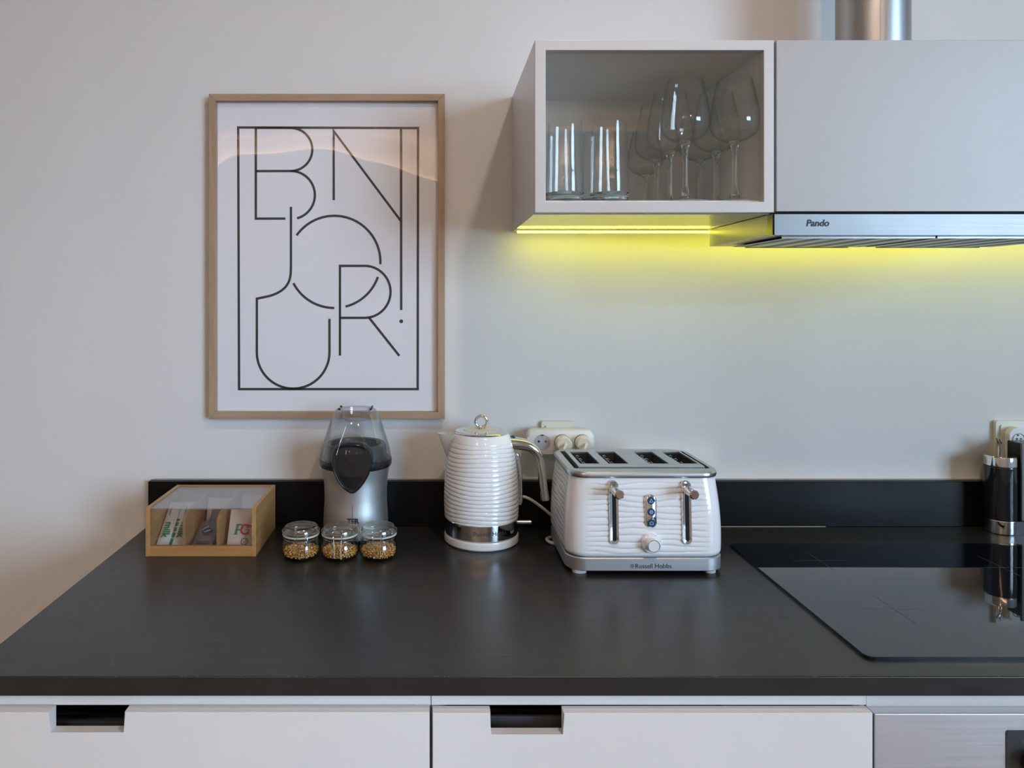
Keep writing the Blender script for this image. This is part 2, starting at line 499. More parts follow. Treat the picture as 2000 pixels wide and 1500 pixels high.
# ------------------------------------------------------------------ room shell
struct('wall_back', B(XL - 0.1, XR + 0.1, 0, 0.1, 0, ZH), M['wall'])
struct('wall_left', B(XL - 0.1, XL, YF - 0.1, 0, 0, ZH), M['room_paint'])
struct('wall_front', B(XL - 0.1, XR + 0.1, YF - 0.1, YF, 0, ZH), M['room_paint'])
struct('floor', B(XL - 0.1, XR + 0.1, YF - 0.1, 0.1, -0.1, 0), M['floor'])
struct('ceiling', B(XL - 0.1, XR + 0.1, YF - 0.1, 0.1, ZH, ZH + 0.1), M['ceiling'])
bm = bmesh.new()                                            # wall with a wide window opening
yb = [YF, WIN_Y0, WIN_Y1, 0]; zb = [0, WIN_Z0, WIN_Z1, ZH]
g = {(i, j, k): bm.verts.new((XR + 0.12 * k, yb[i], zb[j])) for i in range(4) for j in range(4) for k in range(2)}
for i in range(3):
    for j in range(3):
        if (i, j) == (1, 1): continue
        for k in range(2): bm.faces.new([g[i, j, k], g[i + 1, j, k], g[i + 1, j + 1, k], g[i, j + 1, k]])
for a, b_ in (((1, 1), (2, 1)), ((2, 1), (2, 2)), ((2, 2), (1, 2)), ((1, 2), (1, 1))):
    bm.faces.new([g[(*a, 0)], g[(*b_, 0)], g[(*b_, 1)], g[(*a, 1)]])
struct('wall_right', bm, M['room_paint'], smooth=False)
wn = bpy.data.objects.new('window_1', None); C.objects.link(wn); wn['kind'] = 'structure'
wn.location = (XR, 0, 0)
NP = 4
pwid = (WIN_Y1 - WIN_Y0) / NP
obj('window_frame', B(0.05, 0.10, WIN_Y0, WIN_Y1, WIN_Z0, WIN_Z0 + 0.05, bev=0.004), M['window_frame'], wn)
obj('window_frame', B(0.05, 0.10, WIN_Y0, WIN_Y1, WIN_Z1 - 0.05, WIN_Z1, bev=0.004), M['window_frame'], wn)
for k in range(NP + 1):
    yc = WIN_Y0 + pwid * k
    yc = min(max(yc, WIN_Y0 + 0.025), WIN_Y1 - 0.025)
    obj('mullion', B(0.05, 0.10, yc - 0.025, yc + 0.025, WIN_Z0 + 0.05, WIN_Z1 - 0.05, bev=0.004), M['window_frame'], wn)
for k in range(NP):
    y0 = WIN_Y0 + pwid * k + (0.05 if k == 0 else 0.025); y1 = WIN_Y0 + pwid * (k + 1) - (0.05 if k == NP - 1 else 0.025)
    obj('window_pane', B(0.074, 0.078, y0, y1, WIN_Z0 + 0.05, WIN_Z1 - 0.05), M['window_glass'], wn)
obj('window_sill', B(-0.03, 0.05, WIN_Y0, WIN_Y1, WIN_Z0 - 0.03, WIN_Z0, bev=0.004), M['window_frame'], wn)
# boxed-in ledge along the far wall with a warm strip on top that washes the ceiling (seen mirrored in the picture)
tr = struct('trim_1', B(XL, 1.6, YF, -4.324, 0, 2.615), M['wall'])
obj('cove_strip', B(XL + 0.05, 1.55, YF + 0.015, YF + 0.033, 2.616, 2.624), M['cove'], tr)

# ------------------------------------------------------------------ base units and worktop
CXL, CXR = -0.619, 1.79
YFRONT = -0.649
wt = thing('worktop', 'long matt black worktop with worn front edge running under all the appliances', 'worktop', (0, 0, 0))
bm = bmesh.new(); box(bm, CXL, CXR, YFRONT, -0.0005, 0.874, ZT)
es = [e for e in bm.edges if all(abs(v.co.y - YFRONT) < 1e-5 for v in e.verts) and abs(e.verts[0].co.x - e.verts[1].co.x) > 0.1]
bmesh.ops.bevel(bm, geom=es, offset=0.0018, segments=3, affect='EDGES', profile=0.5)
obj('slab', bm, M['counter'], wt)
# upstand behind
XS0 = X(289, 1.58)
us = thing('upstand', 'low black upstand strip along the wall behind the appliances', 'upstand', (0, 0, ZT))
obj('strip', B(XS0, CXR, -0.020, -0.0005, 0, 0.0985, bev=0.001, seg=1), M['splash'], us)
obj('sealant_bead', B(XS0 + 0.01, CXR, -0.004, -0.0005, 0.0985, 0.1005), M['sealant'], us, smooth=False)
obj('sealant_bead', B(X(1405, 1.58), X(1612, 1.58), -0.0212, -0.020, 0.0, 0.0011), M['sealant'], us, smooth=False)

DFR = 0.947
YD0 = YD(DFR)
def drawer_unit(x0, x1, notch, zb_, ztop, label, yoff=0.0, boxz=0.822):
    t = thing('drawer_cabinet', label, 'cabinet', ((x0 + x1) / 2, 0, 0))
    hw = (x1 - x0) / 2
    cxm = (x0 + x1) / 2
    bm = bmesh.new()
    box(bm, -hw, -hw + 0.016, YD(0.968), -0.02, 0.1, 0.8735)
    obj('side_panel', bm, M['carcass'], t)
    obj('side_panel', B(hw - 0.016, hw, YD(0.968), -0.02, 0.1, 0.8735), M['carcass'], t)
    obj('bottom_panel', B(-hw + 0.016, hw - 0.016, YD(0.968), -0.02, 0.1, 0.116), M['carcass'], t)
    obj('back_panel', B(-hw + 0.016, hw - 0.016, -0.03, -0.02, 0.116, 0.8735), M['carcass'], t)
    obj('top_rail', B(-hw, hw, YD(0.9645), YD(0.968), 0.8555, 0.8738), M['drawer'], t)
    obj('plinth', B(-hw, hw, -0.58, -0.56, 0, 0.1), M['carcass'], t)
    # drawer front with a finger notch cut in its top edge
    a, b_ = notch[0] - cxm, notch[1] - cxm
    f = 0.0015
    pts = [(-hw + f, 0.50), (hw - f, 0.50), (hw - f, ztop), (b_, ztop), (b_, zb_), (a, zb_), (a, ztop), (-hw + f, ztop)]
    bm = bmesh.new()
    y0, y1 = YD0 + yoff, YD0 + yoff + 0.0165
    prism_xz(bm, pts, y0, y1, 0)
    es = [e for e in bm.edges if all(abs(v.co.y - y0) < 1e-6 for v in e.verts)]
    bmesh.ops.bevel(bm, geom=es, offset=0.0011, segments=2, affect='EDGES', profile=0.5)
    obj('drawer_front', bm, M['drawer'], t, angle=30)
    obj('drawer_front', B(-hw + f, hw - f, y0, y1, 0.12, 0.497, bev=0.001), M['drawer'], t)
    # metal drawer box seen through the notch
    d = obj('drawer_box', B(-hw + 0.03, hw - 0.03, YD(0.985), YD(0.989), 0.62, boxz), M['drawer_grey'], t)
    obj('drawer_rim', B(-hw + 0.03, hw - 0.03, YD(1.02), YD(1.024), 0.62, boxz - 0.0175), M['drawer_grey'], d)
    obj('drawer_rim', B(-hw + 0.03, hw - 0.03, YD(1.06), YD(1.064), 0.62, boxz - 0.0335), M['drawer_grey'], d)
    obj('drawer_bottom', B(-hw + 0.03, hw - 0.03, YD(0.989), -0.06, 0.62, 0.63), M['dark_inside'], d)
    return t
drawer_unit(-0.6, -0.0005, (X(97, DFR), X(243, DFR)), Z(1432, DFR), Z(1391, DFR), 'white drawer unit under the worktop end beside the tea box, notch near its outer side')
drawer_unit(0.0005, 0.5785, (X(958, DFR), X(1101, DFR)), Z(1436, DFR), Z(1392.5, DFR) , 'white drawer unit below kettle and toaster, standing beside the steel oven', yoff=0.0, boxz=0.8285)
drawer_unit(1.182, 1.788, (1.30, 1.40), 0.826, 0.855, 'white drawer unit on the far side of the steel oven')

# oven
ov = thing('oven', 'stainless steel built-in oven below the hob, dark control window with knob', 'oven', (0.880, 0, 0))
x0, x1 = X(1709, DFR) - 0.880, 0.2995
obj('housing', B(x0 + 0.003, x1 - 0.003, YD(0.968), -0.05, 0.12, 0.862), M['smoke'], ov)
obj('trim_strip', B(x0, x1, YD(0.9655), YD(0.968), 0.852, 0.8738), M['drawer'], ov)
obj('control_panel', B(x0, x1, YD0 + 0.0005, YD(0.9655), 0.705, Z(1395, DFR), bev=0.0012), M['oven_steel'], ov)
dx0 = X(1965, DFR) - 0.880
bm = bmesh.new(); prism_xz(bm, [(p[0], p[1]) for p in rrect(0.13, 0.045, 0.004, 4, dx0 + 0.13, Z(1426, DFR) - 0.045)], YD0 - 0.0006, YD0 + 0.0004)
dsp = obj('control_window', bm, M['smoke'], ov)
bm = bmesh.new(); cyl(bm, (X(2013, DFR) - 0.88, YD0 - 0.0006, Z(1484, DFR)), (X(2013, DFR) - 0.88, YD0 - 0.022, Z(1484, DFR)), 0.0155, 32, 0.003)
obj('knob', bm, M['black_gloss'], ov)
obj('oven_door', B(x0, x1, YD0 + 0.0005, YD(0.9655), 0.14, 0.70, bev=0.002), M['oven_steel'], ov)
bm = bmesh.new(); cyl(bm, (-0.23, YD0 - 0.045, 0.655), (0.23, YD0 - 0.045, 0.655), 0.009, 20, 0.002)
cyl(bm, (-0.2, YD0 + 0.001, 0.655), (-0.2, YD0 - 0.045, 0.655), 0.006, 12); cyl(bm, (0.2, YD0 + 0.001, 0.655), (0.2, YD0 - 0.045, 0.655), 0.006, 12)
obj('door_handle', bm, M['chrome'], ov)
obj('door_glass', B(x0 + 0.06, x1 - 0.06, YD0 - 0.0005, YD0 + 0.001, 0.22, 0.62), M['black_gloss'], ov)

# hob
HX0, HX1, HD0, HD1 = 0.598, 1.183, 0.9945, 1.458
hb = thing('hob', 'flat black glass induction hob set on the worktop beside the toaster', 'hob', ((HX0 + HX1) / 2, (YD(HD0) + YD(HD1)) / 2, ZT))
hw, hd = (HX1 - HX0) / 2, (HD1 - HD0) / 2
bm = bmesh.new(); prism_xy(bm, rrect(hw, hd, 0.011, 6), 0.0, 0.0045, 0.0012)
obj('glass_top', bm, M['hob_glass'], hb)
for (zx, zy, L) in ((X(1745, 1.149) - 0.8905, YD(1.149) - hb.location.y, 0.055), (X(1600, 1.362) - 0.8905, YD(1.362) - hb.location.y, 0.05), (0.155, 0.10, 0.06), (0.155, -0.09, 0.05)):
    bm = bmesh.new()
    box(bm, zx - L, zx + L, zy - 0.0004, zy + 0.0004, 0.0045, 0.0046)
    box(bm, zx - 0.0004, zx + 0.0004, zy - L, zy + L, 0.0045, 0.00465)
    obj('zone_mark', bm, M['zone_print'], hb, smooth=False)

# ------------------------------------------------------------------ wall units
DC = 1.25
ux0, ux1 = X(1045, DC), X(1512, DC)
uz0, uz1 = Z(415, DC), Z(78, DC)
cab = thing('display_cabinet', 'white wall cabinet with glass front, holding tumblers and wine glasses', 'cabinet', ((ux0 + ux1) / 2, 0, uz0))
hw = (ux1 - ux0) / 2; H = uz1 - uz0; yb_ = YD(DC)
SHELF = 1.568 - uz0
obj('side_panel', B(-hw, -hw + 0.014, yb_ + 0.0185, -0.001, 0.0, H), M['white_lacquer'], cab)
obj('side_panel', B(hw - 0.014, hw, yb_ + 0.0185, -0.001, 0.0, H), M['cabinet_inside'], cab)
obj('top_panel', B(-hw + 0.014, hw - 0.014, yb_ + 0.0185, -0.001, H - 0.013, H), M['cabinet_inside'], cab)
obj('bottom_panel', B(-hw + 0.014, hw - 0.014, yb_ + 0.0185, -0.001, 0.002, SHELF), M['cabinet_inside'], cab)
obj('underside_sheet', B(-hw, hw, yb_ + 0.0185, -0.001, -0.0013, -0.0002), M['cabinet_underside'], cab, smooth=False)
obj('back_panel', B(-hw + 0.014, hw - 0.014, -0.016, -0.010, SHELF, H - 0.013), M['cabinet_inside'], cab)
bm = bmesh.new()
fo = [(-hw, 0), (hw, 0), (hw, H), (-hw, H)]
ix0, ix1 = X(1066, DC) - cab.location.x, X(1492, DC) - cab.location.x
iz0, iz1 = Z(394, DC) - uz0, Z(98, DC) - uz0
fi = [(ix0, iz0), (ix1, iz0), (ix1, iz1), (ix0, iz1)]
rs = [ring(bm, [(x, y, z) for x, z in p]) for p, y in ((fo, yb_), (fi, yb_), (fi, yb_ + 0.018), (fo, yb_ + 0.018))]
for k in range(4): bridge(bm, rs[k], rs[(k + 1) % 4])
bmesh.ops.bevel(bm, geom=[e for e in bm.edges if all(abs(v.co.y - yb_) < 1e-6 for v in e.verts) and not (len({v in rs[0] for v in e.verts}) == 2)], offset=0.0012, segments=2, affect='EDGES', profile=0.5)
dr = obj('door', bm, M['white_lacquer'], cab, angle=30)
obj('pane', B(ix0 - 0.004, ix1 + 0.004, yb_ + 0.011, yb_ + 0.014, iz0 - 0.004, iz1 + 0.004), M['pane'], dr, smooth=False)

def flat_cabinet(x0, x1, label):
    t = thing('wall_cabinet', label, 'cabinet', ((x0 + x1) / 2, 0, Z(413, DC)))
    w = (x1 - x0) / 2; h = uz1 - Z(413, DC)
    obj('carcass', B(-w, w, yb_ + 0.0185, -0.001, 0.0, h), M['white_lacquer'], t)
    obj('door', B(-w + 0.001, w - 0.001, yb_, yb_ + 0.018, 0.0, h, bev=0.0012), M['door_lacquer'], t)
    return t
UX1 = 1.19
flat_cabinet(X(1515.5, DC), UX1, 'plain white wall cabinet with one flat door, above the steel extractor hood')
flat_cabinet(UX1 + 0.003, 1.788, 'plain white wall cabinet past the end of the extractor hood')

# extractor hood
hx0, hx1 = X(1510, DC), UX1
hz0, hz1 = 1.5065, Z(416, DC)
hood = thing('extractor_hood', 'slim stainless steel extractor hood under the flat white wall cabinet', 'extractor hood', ((hx0 + hx1) / 2, 0, hz0))
w = (hx1 - hx0) / 2; h = hz1 - hz0 - 0.0005
obj('body', B(-w, w, YD(1.272), YD(1.535), 0.001, h - 0.001), M['hood_body'], hood)
obj('end_cap', B(-w, -w + 0.012, YD(1.2525), YD(1.272), 0.0, h - 0.001), M['black_plastic'], hood)
obj('front_strip', B(-w + 0.002, w, YD(DC), YD(1.2525), -0.0013, h - 0.001, bev=0.0006, seg=1), M['hood_steel'], hood)
obj('front_block', B(-w + 0.0125, w, YD(1.2528), YD(1.2718), 0.001, h - 0.002), M['smoke'], hood)
fw = (2 * w - 0.08) / 2
for k in range(2):
    fx0 = -w + 0.035 + k * (fw + 0.012)
    bm = bmesh.new()
    n = 46
    rows = []
    for i in range(n * 2 + 1):
        xx = fx0 + fw * i / (n * 2)
        zz = -0.0015 if i % 2 else -0.0032
        rows.append([bm.verts.new((xx, y, zz)) for y in (YD(1.285), YD(1.50))])
    for a, b_ in zip(rows, rows[1:]): bm.faces.new((a[0], b_[0], b_[1], a[1]))
    fl = obj('grease_filter', bm, M['filter'], hood, smooth=False)
    obj('filter_frame', B(fx0 - 0.004, fx0 + fw + 0.004, YD(1.278), YD(1.284), -0.0035, 0.001), M['steel'], fl)
    obj('filter_latch', B(fx0 + 0.03, fx0 + fw - 0.02, YD(1.503), YD(1.512), -0.004, 0.001), M['black_plastic'], fl)
tb = fit_text(text_mesh('Pando', 0.02, 0.0002, bold=0.0006, shear=0.18), X(1620, DC) - X(1575, DC))
stand(tb, (X(1597, DC) - hood.location.x, YD(DC) - 0.0003, Z(435.5, DC) - hz0))
obj('lettering', tb, M['ink'], hood, smooth=False)

# yellow light strip under the cabinets
led = thing('led_strip', 'thin yellow light strip glowing under the wall cabinets close to the wall', 'light strip', (0, YD(1.545), uz0))
lx0 = X(1010, 1.54)
obj('profile', B(lx0, 1.78, -0.006, 0.008, -0.0040, -0.0015), M['white_plastic'], led)
obj('diffuser', B(lx0 + 0.002, 1.778, -0.0055, 0.0075, -0.0078, -0.0041), M['led'], led, smooth=False)

# duct
du = thing('exhaust_duct', 'shiny round metal exhaust duct rising from the wall cabinet', 'duct', (X(1704, 1.45), YD(1.45), uz1))
bm = bmesh.new(); lathe(bm, [(0.0655, 0), (0.0655, ZH - uz1 - 0.001), (0.0635, ZH - uz1 - 0.001), (0.0635, 0), (0.0655, 0)], 64)
obj('pipe', bm, M['duct'], du)
bm = bmesh.new(); box(bm, -0.0035, 0.0035, -0.0665, -0.0650, 0, ZH - uz1 - 0.001)
bmesh.ops.rotate(bm, cent=(0, 0, 0), matrix=Matrix.Rotation(math.radians(-17), 3, 'Z'), verts=bm.verts)
obj('seam', bm, M['duct'], du)

# ------------------------------------------------------------------ glasses
def tumbler(label, loc):
    t = thing('tumbler', label, 'glass', loc, 0, 'tumblers in the display cabinet')
    h = 0.1425; r0, r1 = 0.0335, 0.0305
    def R(z): return r0 + 0.0012 * math.sin(PI * min(1, z / 0.06)) + (r1 - r0) * max(0, (z - 0.03) / (h - 0.03)) ** 1.3
    zs = [0.0165 + (h - 0.0165) * i / 14 for i in range(15)]
    bm = bmesh.new()
    lathe(bm, [(R(z), z) for z in zs] + [(R(h) - 0.0008, h + 0.0007)] + [(R(z) - 0.0016, z) for z in zs[::-1]], 48)
    obj('bowl', bm, M['glass'], t)
    bm = bmesh.new()
    lathe(bm, [(0, 0.002), (0.024, 0.001), (0.0295, 0.0), (0.0325, 0.003), (R(0.0163), 0.0163), (0.029, 0.0163), (0.02, 0.0135), (0, 0.0125)], 48)
    obj('base', bm, M['solid_glass'], t)
    return t
SH = 1.568
tlab = ['clear tumbler at the front of the shelf, beside the cabinet side panel', 'clear tumbler at the front of the shelf, next to the wine glasses',
        'clear tumbler standing second in the row beside the cabinet side panel', 'clear tumbler standing second in the row next to the wine glasses']
t0 = tumbler(tlab[0], (X(1103, 1.297), YD(1.297), SH))
dup(t0, (X(1190, 1.297), YD(1.297), SH), 0.5, tlab[1])
dup(t0, (X(1103, 1.297) + 0.002, YD(1.372), SH), 0.9, tlab[2])
dup(t0, (X(1190, 1.297) + 0.001, YD(1.374), SH), 1.4, tlab[3])

def wine_glass(label, loc):
    t = thing('wine_glass', label, 'glass', loc, 0, 'wine glasses in the display cabinet')
    key = [(0.0075, 0.1065), (0.018, 0.1092), (0.031, 0.1160), (0.039, 0.1250), (0.0428, 0.1365), (0.0425, 0.147), (0.0405, 0.163), (0.037, 0.182), (0.033, 0.202), (0.0293, 0.218)]
    sp = spline([(r, 0, z) for r, z in key], 4)
    outer = [(p.x, p.z) for p in sp]
    bm = bmesh.new()
    lathe(bm, outer + [(outer[-1][0] - 0.0006, outer[-1][1] + 0.0004)] + [(max(0.001, r - 0.0012), z + 0.0009) for r, z in outer[::-1]][1:] , 48)
    obj('bowl', bm, M['glass'], t)
    bm = bmesh.new()
    lathe(bm, [(0, 0.006), (0.010, 0.008), (0.0068, 0.014), (0.0046, 0.028), (0.0040, 0.055), (0.0044, 0.085), (0.0062, 0.098), (0.0085, 0.1055), (0.011, 0.108), (0, 0.1085)], 32)
    obj('stem', bm, M['solid_glass'], t)
    bm = bmesh.new()
    lathe(bm, [(0, 0.0), (0.036, 0.0), (0.0385, 0.0008), (0.037, 0.0018), (0.020, 0.0045), (0.0102, 0.0078), (0, 0.0078)], 48)
    obj('foot', bm, M['glass'], t)
    return t
ordn = ['first', 'second', 'third', 'fourth']
wx0, wx1 = X(1337, 1.293), X(1433, 1.293)
w0 = None
for c, wx in enumerate((wx0, wx1)):
    for r, D in enumerate((1.2895, 1.3757, 1.4619, 1.5425)):
        if c == 1 and r == 3: continue
        side = 'beside the tumblers' if c == 0 else 'beside the far cabinet panel'
        lab = 'clear stemmed wine glass, %s from the front in the row %s' % (ordn[r], side)
        sc = 1.0 if r < 3 else 0.85
        if w0 is None: w0 = wine_glass(lab, (wx, YD(D), SH))
        else: dup(w0, (wx + 0.001 * r, YD(D), SH), 0.3 * r + c, lab, (sc, sc, sc))

# ------------------------------------------------------------------ picture
DP = 1.58
px0, px1, pz0, pz1 = X(407.5, DP), X(869, DP), Z(818.3, DP), Z(183, DP)
pic = thing('framed_poster', 'tall framed typographic poster in a pale wood frame on the wall', 'picture', ((px0 + px1) / 2, 0, (pz0 + pz1) / 2))
pw, ph = (px1 - px0) / 2, (pz1 - pz0) / 2
fwid = 0.0152
yf, yb2 = YD(DP), -0.0008
def rail(pts, m):
    bm = bmesh.new(); prism_xz(bm, pts, yf, yb2, 0.0008); obj('frame_rail', bm, m, pic, angle=30)
e = 0.00005
rail([(-pw, -ph), (-pw + fwid, -ph + fwid), (-pw + fwid, ph - fwid), (-pw, ph)], M['oak_z'])
rail([(pw, -ph), (pw, ph), (pw - fwid, ph - fwid), (pw - fwid, -ph + fwid)], M['oak_z'])
rail([(-pw + e, -ph), (pw - e, -ph), (pw - fwid - e, -ph + fwid), (-pw + fwid + e, -ph + fwid)], M['oak_x'])
rail([(-pw + e, ph), (-pw + fwid + e, ph - fwid), (pw - fwid - e, ph - fwid), (pw - e, ph)], M['oak_x'])
DPP = 1.5945
obj('poster', B(-pw + fwid - 0.003, pw - fwid + 0.003, YD(DPP), YD(DPP) + 0.001, -ph + fwid - 0.003, ph - fwid + 0.003), M['paper'], pic, smooth=False)
cxp, czp = pic.location.x, pic.location.z
def cv(px, py): return (X(px, DPP) - cxp, YD(DPP) - 0.0003, Z(py, DPP) - czp)
TW = 4.7
def art(*strokes):
    bm = bmesh.new()
    for pts, closed in strokes: stroke(bm, pts, TW, cv, closed)
    return bm
bm = art(([(465.3, 249), (816.5, 250.2), (815.8, 760), (467, 760)], True),
         # B
         ([(499.7, 250), (499.7, 427), (557.5, 427)], False),
         ([(499.7, 249.6), (568, 249.8)] + arc(568, 292, 42, -90, 90)[1:] + [(499.7, 334.3)], False),
         (arc(568, 381, 47, -90, 75), False),
         # J into U
         ([(568.3, 404), (568.3, 520)] + [(p.x, p.y) for p in spline([(568.3, 520, 0), (567, 540, 0), (561, 556, 0), (549, 568, 0), (530, 577, 0), (501.7, 583.3, 0)], 8)][1:] + [(501.7, 688)] + arc(572.6, 688, 70.9, 180, 0, 60)[1:] + [(643.5, 622.5)], False),
         # O in three arcs
         (arc(653, 511.5, 90, 215, 363, 60), False), (arc(653, 511.5, 90, 152.5, 90), False), (arc(653, 511.5, 90, 76, 19), False),
         # R
         ([(664, 694.5), (664, 519.3), (712, 519.3)] + arc(712, 570, 50.8, -90, 90)[1:] + [(664, 620.8)], False),
         ([(720.5, 620), (780, 695)], False),
         # N and the exclamation stem
         ([(651.8, 391), (651.8, 256), (782.5, 431)], False),
         ([(783.3, 250), (783.6, 605.5)], False))
dot = [bm.verts.new(cv(783.7 + 3.7 * math.cos(a), 627.5 + 3.7 * math.sin(a))) for a in [2 * PI * i / 20 for i in range(20)]]
bm.faces.new(dot)
obj('printed_lettering', bm, M['ink'], pic, smooth=False)
# acrylic sheet, slightly flexed
bm = bmesh.new()
nx, nz = 48, 64
sx0, sx1, sz0, sz1 = -pw + fwid - 0.002, pw - fwid + 0.002, -ph + fwid - 0.002, ph - fwid + 0.002
gr = []
for j in range(nz + 1):
    row = []
    for i in range(nx + 1):
        x = sx0 + (sx1 - sx0) * i / nx; z = sz0 + (sz1 - sz0) * j / nz
        wx, wz = x + cxp, z + czp
        d = (wx + 0.33) / 0.34
        gq = 1.85 * d * d if d > 0 else 1.2 * (d * 0.34 / 0.15) ** 2
        u = (wz - 1.665) / 0.16
        fy = 0.0155 * gq * (wz - 1.665) * math.exp(-u * u)
        fy += 0.0004 * noise.noise((wx * 7, wz * 9, 3.1))
        row.append(bm.verts.new((x, YD(1.5872) + fy, z)))
    gr.append(row)
for j in range(nz):
    for i in range(nx): bm.faces.new((gr[j][i], gr[j][i + 1], gr[j + 1][i + 1], gr[j + 1][i]))
obj('acrylic_sheet', bm, M['picture_acrylic'], pic, angle=180)

# ------------------------------------------------------------------ tea box
bx0, bx1, bd0, bd1 = -0.5505, -0.3374, 1.397, 1.571
tb_ = thing('tea_box', 'open bamboo tea box with clear acrylic lid and two dividers', 'box', ((bx0 + bx1) / 2, YD((bd0 + bd1) / 2), ZT))
w, d, h = (bx1 - bx0) / 2, (bd1 - bd0) / 2, 0.0938
th = 0.0085
for s in (-1, 1):
    bm = bmesh.new(); x = s * (w - th / 2)
    prism_yz(bm, [(-d, 0.0), (d, 0.0), (d, h), (-d + 0.004, h), (-d, h - 0.004)], x - th / 2, x + th / 2, 0.0006)
    obj('side_panel', bm, M['bamboo_y'], tb_, angle=25)
obj('back_panel', B(-w + th, w - th, d - th, d, 0.0, h, bev=0.0006), M['bamboo_x'], tb_)
obj('front_rail', B(-w + th, w - th, -d, -d + th, 0.0, 0.0195, bev=0.0006), M['bamboo_x'], tb_)
obj('bottom_panel', B(-w + th, w - th, -d + th, d - th, 0.0, 0.005), M['bamboo_x'], tb_)
divx = (-0.4795 - tb_.location.x, -0.4135 - tb_.location.x)
for x in divx:
    bm = bmesh.new(); y0 = -d + th + 0.0012
    prism_yz(bm, [(y0, 0.005), (d - th, 0.005), (d - th, 0.084), (y0 + 0.02, 0.078), (y0, 0.068)], x - 0.0028, x + 0.0028, 0.0004)
    obj('divider', bm, M['bamboo_y'], tb_, angle=25)
obj('acrylic_front', B(-w + th, w - th, -d + 0.004, -d + 0.006, 0.0195, 0.0895), M['acrylic'], tb_, smooth=False)
bm = bmesh.new(); box(bm, -w + th + 0.0004, w - th - 0.0004, -d + 0.0015, d - th - 0.002, 0.0898, 0.0922)
obj('acrylic_lid', bm, M['acrylic'], tb_, smooth=False)

def sachet(name, wd, ln, thk, m, label, group, X0, D0, z0, lean, yaw=0, crimp=True, wav=0.0):
    bm = bmesh.new()
    nx, nz = 8, 14
    top = []; bot = []
    for j in range(nz + 1):
        v = j / nz
        ta, tb2 = [], []
        for i in range(nx + 1):
            u = i / nx
            prof = (math.sin(PI * u) ** 0.7 if 0 < u < 1 else 0) * min(1, max(0, (min(v, 1 - v) - 0.05) / 0.18))
            zz = ln * v
            if wav and j == 0: zz += wav * (1 if i % 2 else 0) * 0.4
            off = 0.0004 * noise.noise((u * 3 + X0 * 50, v * 4, D0 * 20))
            ta.append(bm.verts.new(((u - 0.5) * wd, -thk / 2 * prof - 0.0003 + off, zz)))
            tb2.append(bm.verts.new(((u - 0.5) * wd, thk / 2 * prof + 0.0003 + off, zz)))
        top.append(ta); bot.append(tb2)
    for j in range(nz):
        for i in range(nx):
            bm.faces.new((top[j][i], top[j][i + 1], top[j + 1][i + 1], top[j + 1][i]))
            bm.faces.new((bot[j][i], bot[j + 1][i], bot[j + 1][i + 1], bot[j][i + 1]))
        for g_ in (0, nx):
            bm.faces.new((top[j][g_], top[j + 1][g_], bot[j + 1][g_], bot[j][g_]))
    for i in range(nx):
        bm.faces.new((top[0][i], bot[0][i], bot[0][i + 1], top[0][i + 1]))
        bm.faces.new((top[nz][i], top[nz][i + 1], bot[nz][i + 1], bot[nz][i]))
    o = obj(name, bm, m, None, angle=60)
    o.location = (X0, YD(D0), ZT + z0)
    o.rotation_euler = (-lean, 0, yaw)
    tag(o, label, 'sachet', group)
    return o
# the print sits on the bulged front: dy pushes it just clear of the surface
def print_on(o, bm, dx, dz, dy, m, rot=0, name='lettering'):
    bmesh.ops.transform(bm, matrix=Matrix.Translation((dx, -dy, dz)) @ Matrix.Rotation(PI / 2, 4, 'X') @ Matrix.Rotation(rot, 4, 'Z'), verts=bm.verts)
    obj(name, bm, m, o, smooth=False)
LM = math.radians(52)
ms = []
for k, (xc, dd, zz, yw) in enumerate(((-0.5275, 1.4165, 0.0075, 0.0), (-0.4968, 1.4165, 0.0075, 0.0))):
    lab = ['white milk stick with green lettering leaning at the outer side of the tea box', 'white milk stick with green lettering leaning against the first divider'][k]
    o = sachet('milk_stick', 0.0245, 0.110, 0.006, M['milk_wrap'], lab, 'milk sticks in the tea box', xc, dd, zz, LM, yw, wav=0.006)
    print_on(o, fit_text(text_mesh('milk', 0.02, 0.0001, bold=0.0004), 0.036), 0.001, 0.040, 0.0046, M['green_ink'], -PI / 2)
    bm = bmesh.new()
    for q in range(5): box(bm, -0.009 + q * 0.004, -0.0072 + q * 0.004, -0.0024, -0.0022, 0.0045, 0.0062)
    obj('dotted_print', bm, M['ink'], o, smooth=False)
    bm = bmesh.new(); box(bm, -0.006, -0.0052, -0.0037, -0.0034, 0.076, 0.096); box(bm, -0.004, -0.0034, -0.0038, -0.0035, 0.076, 0.096)
    obj('small_print', bm, M['grey_ink'], o, smooth=False)
o = sachet('milk_stick', 0.016, 0.110, 0.004, M['milk_wrap'], 'green and white striped milk stick lying between the two white ones', 'milk sticks in the tea box', -0.5122, 1.4225, 0.0062, LM)
for q, (a, b_) in enumerate(((0.004, 0.020), (0.024, 0.034), (0.038, 0.046), (0.050, 0.058), (0.062, 0.066))):
    obj('green_stripe', B(-0.0055, 0.0055, -0.0038, -0.0028, a, b_), M['milk_green'], o, smooth=False)
o = sachet('tea_sachet', 0.040, 0.075, 0.005, M['grey_foil'], 'dark grey tea sachet with silver diamond mark, front of the middle compartment', 'grey tea sachets', -0.4505, 1.4195, 0.0085, math.radians(66))
bm = bmesh.new(); pts = [(0, 0.0125), (0.0125, 0), (0, -0.0125), (-0.0125, 0)]
vs = [bm.verts.new((x, -0.0036, 0.044 + z)) for x, z in pts]; bm.faces.new(vs)
obj('diamond_mark', bm, M['smoke'], o, smooth=False)
bm = bmesh.new()
